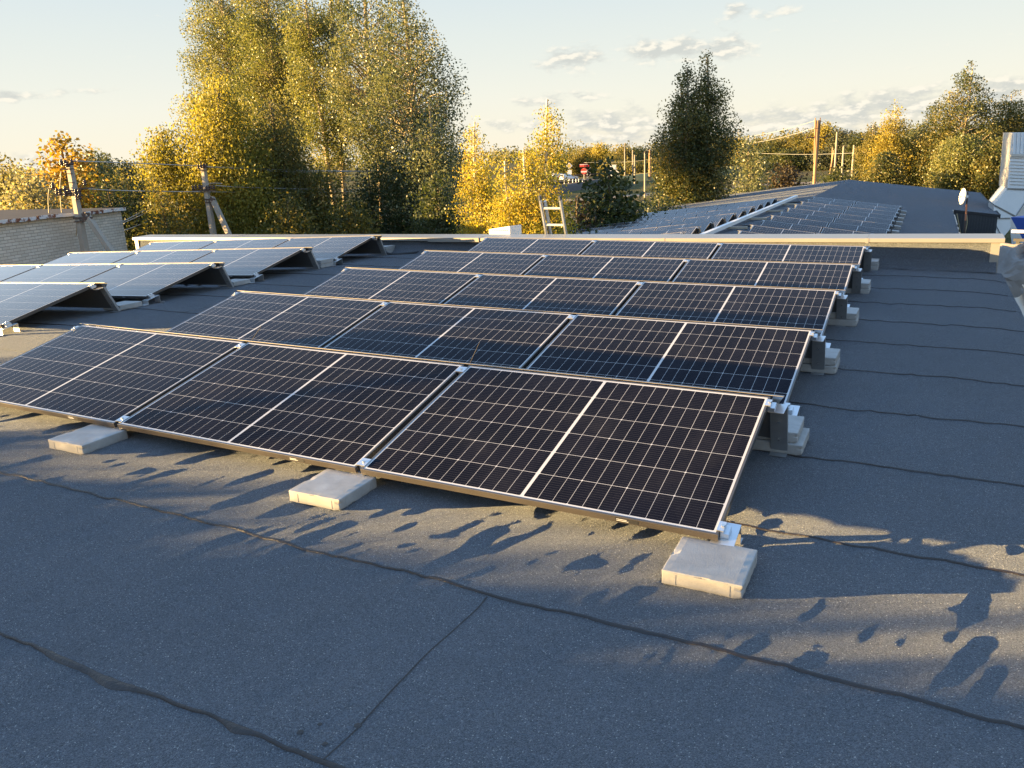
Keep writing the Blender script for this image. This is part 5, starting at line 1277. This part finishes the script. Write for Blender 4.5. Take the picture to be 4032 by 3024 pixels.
for r_ in range(4):   # rails on the roof linking rows at the ridge end
    y0 = r_*1.7062+1.14; mb = MB(); mb.box((-0.035, 0, 0.004), (0.035, 0.60, 0.008)); mb.box((-0.035, 0, 0.0082), (-0.032, 0.60, 0.045)); mb.box((0.032, 0, 0.0082), (0.035, 0.60, 0.045)); mb.box((-0.005, 0, 0.0082), (0.005, 0.6, 0.020))
    o = mb.build('base_rail', M_ALU); o.matrix_world = T(-0.02, y0, roof_z(-0.02)+0.006); tag(o, f'aluminium base rail on the roof behind the ridge end of the {["front", "second", "third", "fourth"][r_]} row', 'rail', 'aluminium base rails at the ridge end')
# thin bird spikes / wires standing behind the panels
for (px, py, py2, yy, lab) in ((990, 1342, 1283, 1.16, 'thin black wire end sticking up behind the first front gap'), (1850, 1432, 1345, 1.16, 'thin black wire end sticking up behind the second front gap')):
    a = on_y(px, py, yy); b = on_y(px+40, py2, yy+0.05); cable('wire_end', lab, [a, (a+b)/2, b], 0.0025, None, 'wire', 'wire ends behind the front row')
# antenna
m0, m1 = on_y(3810, 757, 33.0), on_y(3797, 924, 33.0)
dm = (m1-m0)/np.linalg.norm(m1-m0)
t = thing('dish_antenna', 'small white dish antenna on an orange mast beside the far roof', 'antenna', m1+dm*2.2)
b0 = m1+dm*2.2
def am(s_): return tuple(m0+(m1-m0)*s_-b0)
mb = MB(); mb.tube([am(-0.01), am(0.27)], 0.028, 8); mb.tube([am(0.66), tuple(m1+dm*2.2-b0)], 0.030, 8); mb.build('mast_end', M_RUST, t)
mb = MB(); mb.tube([am(0.27), am(0.66)], 0.033, 8); mb.build('mast', M_ORANGE_PIPE, t)
dc = Vector(tuple(on_y(3792, 774, 32.9)-b0)); da = Vector((-0.93, -0.30, 0.10)).normalized(); Mq = Matrix.Translation(dc) @ da.to_track_quat('Z', 'Y').to_matrix().to_4x4()
mb = MB(); mb.lathe([(0.001, -0.11), (0.12, -0.09), (0.22, -0.045), (0.30, 0.02), (0.315, 0.03), (0.30, 0.028), (0.21, -0.03), (0.11, -0.072), (0.001, -0.09)], 24, Mq); mb.build('dish', M_WHITE, t, True)
mb = MB(); mb.tube([tuple(Mq @ Vector((0, 0, -0.09))), tuple(Mq @ Vector((0, 0, 0.06)))], 0.018, 8); mb.tube([tuple(Mq @ Vector((0, 0, 0.06))), tuple(Mq @ Vector((0, 0, 0.13)))], 0.055, 10); mb.build('feed_horn', M_WHITE, t)
mb = MB(); mb.bar(tuple(Mq @ Vector((0, 0, -0.10))), am(0.10), 0.09, 0.09); mb.build('mount', M_WHITE, t)
for pts, lab in (([(3768, 842), (3775, 880), (3783, 926)], 'pale cable hanging down the ribbed cladding'), ([(3807, 848), (3808, 880), (3797, 926)], 'grey cable hanging from the antenna mast')):
    cable('hanging_cable', lab, [on_y(a, b, 33.2) for a, b in pts], 0.018, M_DROP, 'cable', 'cables by the antenna', 5)
# big white duct at the side
dp = 40.0
t = thing('metal_duct', 'large pale sheet metal duct with an elbow beside the far roof', 'duct', at(3950, 900, dp))
o0 = at(3950, 900, dp)
def dpt(px, py, d=dp): return Vector(tuple(at(px, py, d)-o0))
bk_ = Vector(tuple(at(3950, 522, dp+3.4)-at(3985, 522, dp)))
mb = MB(); mb.prism([dpt(3966, 748), dpt(4160, 760), dpt(4170, 520), dpt(3985, 522)], bk_); mb.build('upright_duct', M_DUCT, t)
mb = MB()
for q in range(12):
    f_ = q/11; a = dpt(3990+f_*170, 522+3*f_)-Vector(tuple(_f))*0.03; b = dpt(3986+f_*170, 604)-Vector(tuple(_f))*0.03; mb.bar(a, b, 0.03, 0.02)
for q in range(9):
    y_ = 622+q*13; mb.bar(dpt(3976, y_)-Vector(tuple(_f))*0.03, dpt(4150, y_+8)-Vector(tuple(_f))*0.03, 0.03, 0.02)
mb.bar(dpt(3978, 612)-Vector(tuple(_f))*0.05, dpt(4150, 616)-Vector(tuple(_f))*0.05, 0.07, 0.12)
mb.build('duct_rib', M_DUCT, t)
mb = MB(); mb.prism([dpt(3915, 806), dpt(3997, 850), dpt(4090, 748), dpt(3968, 741)], bk_*0.75); mb.build('elbow', M_DUCT, t)
mb = MB(); mb.prism([dpt(3903, 1000), dpt(3945, 940), dpt(3975, 905), dpt(3991, 862), dpt(3995, 852), dpt(3914, 809), dpt(3908, 862)], bk_*0.7); mb.build('outlet', M_DUCT, t)
mb = MB(); fz = Vector(tuple(_f))*0.03
mb.bar(dpt(3908, 861)-fz, dpt(3992, 859)-fz, 0.05, 0.05); mb.bar(dpt(3915, 808)-fz, dpt(3996, 851)-fz, 0.05, 0.05); mb.bar(dpt(3966, 743)-fz, dpt(4080, 746)-fz, 0.05, 0.06); mb.bar(dpt(3910, 868)-fz, dpt(3946, 936)-fz, 0.02, 0.03)
mb.bar(dpt(4000, 850)-fz, dpt(4040, 790)-fz, 0.03, 0.04)
mb.build('seam_flange', M_GALV, t)
mb = MB(); mb.prism([dpt(3985, 862, dp+2.4), dpt(4150, 862, dp+2.4), dpt(4150, 770, dp+2.4), dpt(4050, 770, dp+2.4)], bk_*0.5); mb.build('fan_housing', M_DUCT, t)
mb = MB()
for px in (4010, 4120): mb.bar(dpt(px, 862, dp+2.6), Vector((dpt(px, 862, dp+2.6).x, dpt(px, 862, dp+2.6).y, GROUND-o0[2])), 0.2, 0.2)
mb.build('support_leg', M_DARK, t)
p = at(4136, 880, 33)
t = thing('blue_container', 'blue and white skip container standing under the metal duct', 'container', Mface(Vector((p[0], p[1], GROUND)), 0.5))
mb = MB(); zt_ = p[2]-GROUND+0.3; mb.hexa([(-0.7, -1, 0), (2.4, -1, 0), (2.4, 1, 0), (-0.7, 1, 0), (-1.0, -1.1, zt_), (2.6, -1.1, zt_), (2.6, 1.1, zt_), (-1.0, 1.1, zt_)]); mb.build('body', M_BLUE, t)
mb = MB(); mb.prism([(-1.0, -1.13, zt_), (-0.35, -1.06, zt_-1.0), (-0.75, -1.04, zt_-1.6), (-0.95, -1.1, zt_-0.6)], (0, -0.01, 0)); mb.build('white_panel', M_WHITE, t)
# tarpaulin heap and rack past the eave
hp = at(4030, 1085, 12.6)
t = thing('tarpaulin_stack', 'stack under crumpled silver grey tarpaulin just past the roof corner', 'tarpaulin', (hp[0], hp[1], GROUND))
mb = MB(); na, nb = 60, 24; V = []; hz = hp[2]-GROUND
for j in range(nb):
    f_ = j/(nb-1)
    for i in range(na):
        a = 2*math.pi*i/na; rr = 0.95*(f_**0.42)*(1+0.10*math.sin(3*a+4*f_)+0.16*abs(math.sin(5.5*a-3*f_))*f_+0.12*abs(math.sin(10*a+3*f_+math.sin(6*f_)))*f_+0.03*rs.normal()*f_-0.12)
        V.append((rr*1.25*math.cos(a), rr*math.sin(a), hz+0.42-1.9*f_**2.0+0.07*math.sin(5*a+9*f_)+0.05*math.sin(11*a-14*f_)))
mb.add(V, [(j*na+i, j*na+(i+1) % na, (j+1)*na+(i+1) % na, (j+1)*na+i) for j in range(nb-1) for i in range(na)]); mb.build('tarpaulin', M_TARP, t, False)
mb = MB()
for q in range(14): mb.box((-0.75, -0.6, q*0.2), (0.75, 0.6, q*0.2+0.12))
mb.build('pallets', M_WOOD, t)
rk = at(4030, 960, 17.5)
t = thing('steel_rack', 'dark steel rack with a pale rail in the yard past the parapet end', 'rack', Mface(Vector((rk[0], rk[1], GROUND)), 0.2))
rz = rk[2]-GROUND
mb = MB()
for x in (-0.15, 0.9, 2.2):
    for y in (0, 1.0): mb.box((x, y, 0), (x+0.07, y+0.07, rz+0.05))
for zz in (rz+0.05, rz-0.25, rz-0.6, rz-1.0): mb.box((-0.2, -0.02, zz), (2.3, 0.05, zz+0.06)); mb.box((-0.2, 1.02, zz), (2.3, 1.09, zz+0.06))
mb.build('frame', M_DARK, t)
mb = MB(); mb.box((-0.25, -0.05, rz+0.24), (2.4, 0.0, rz+0.30)); mb.build('rail', M_WHITE, t)
mb = MB()
for q in range(5): mb.box((-0.1+q*0.45, 0.1, rz-0.24+0.05*(q % 2)), (0.25+q*0.45, 0.9, rz-0.05+0.08*(q % 3)))
mb.build('crates', M_DARK, t)
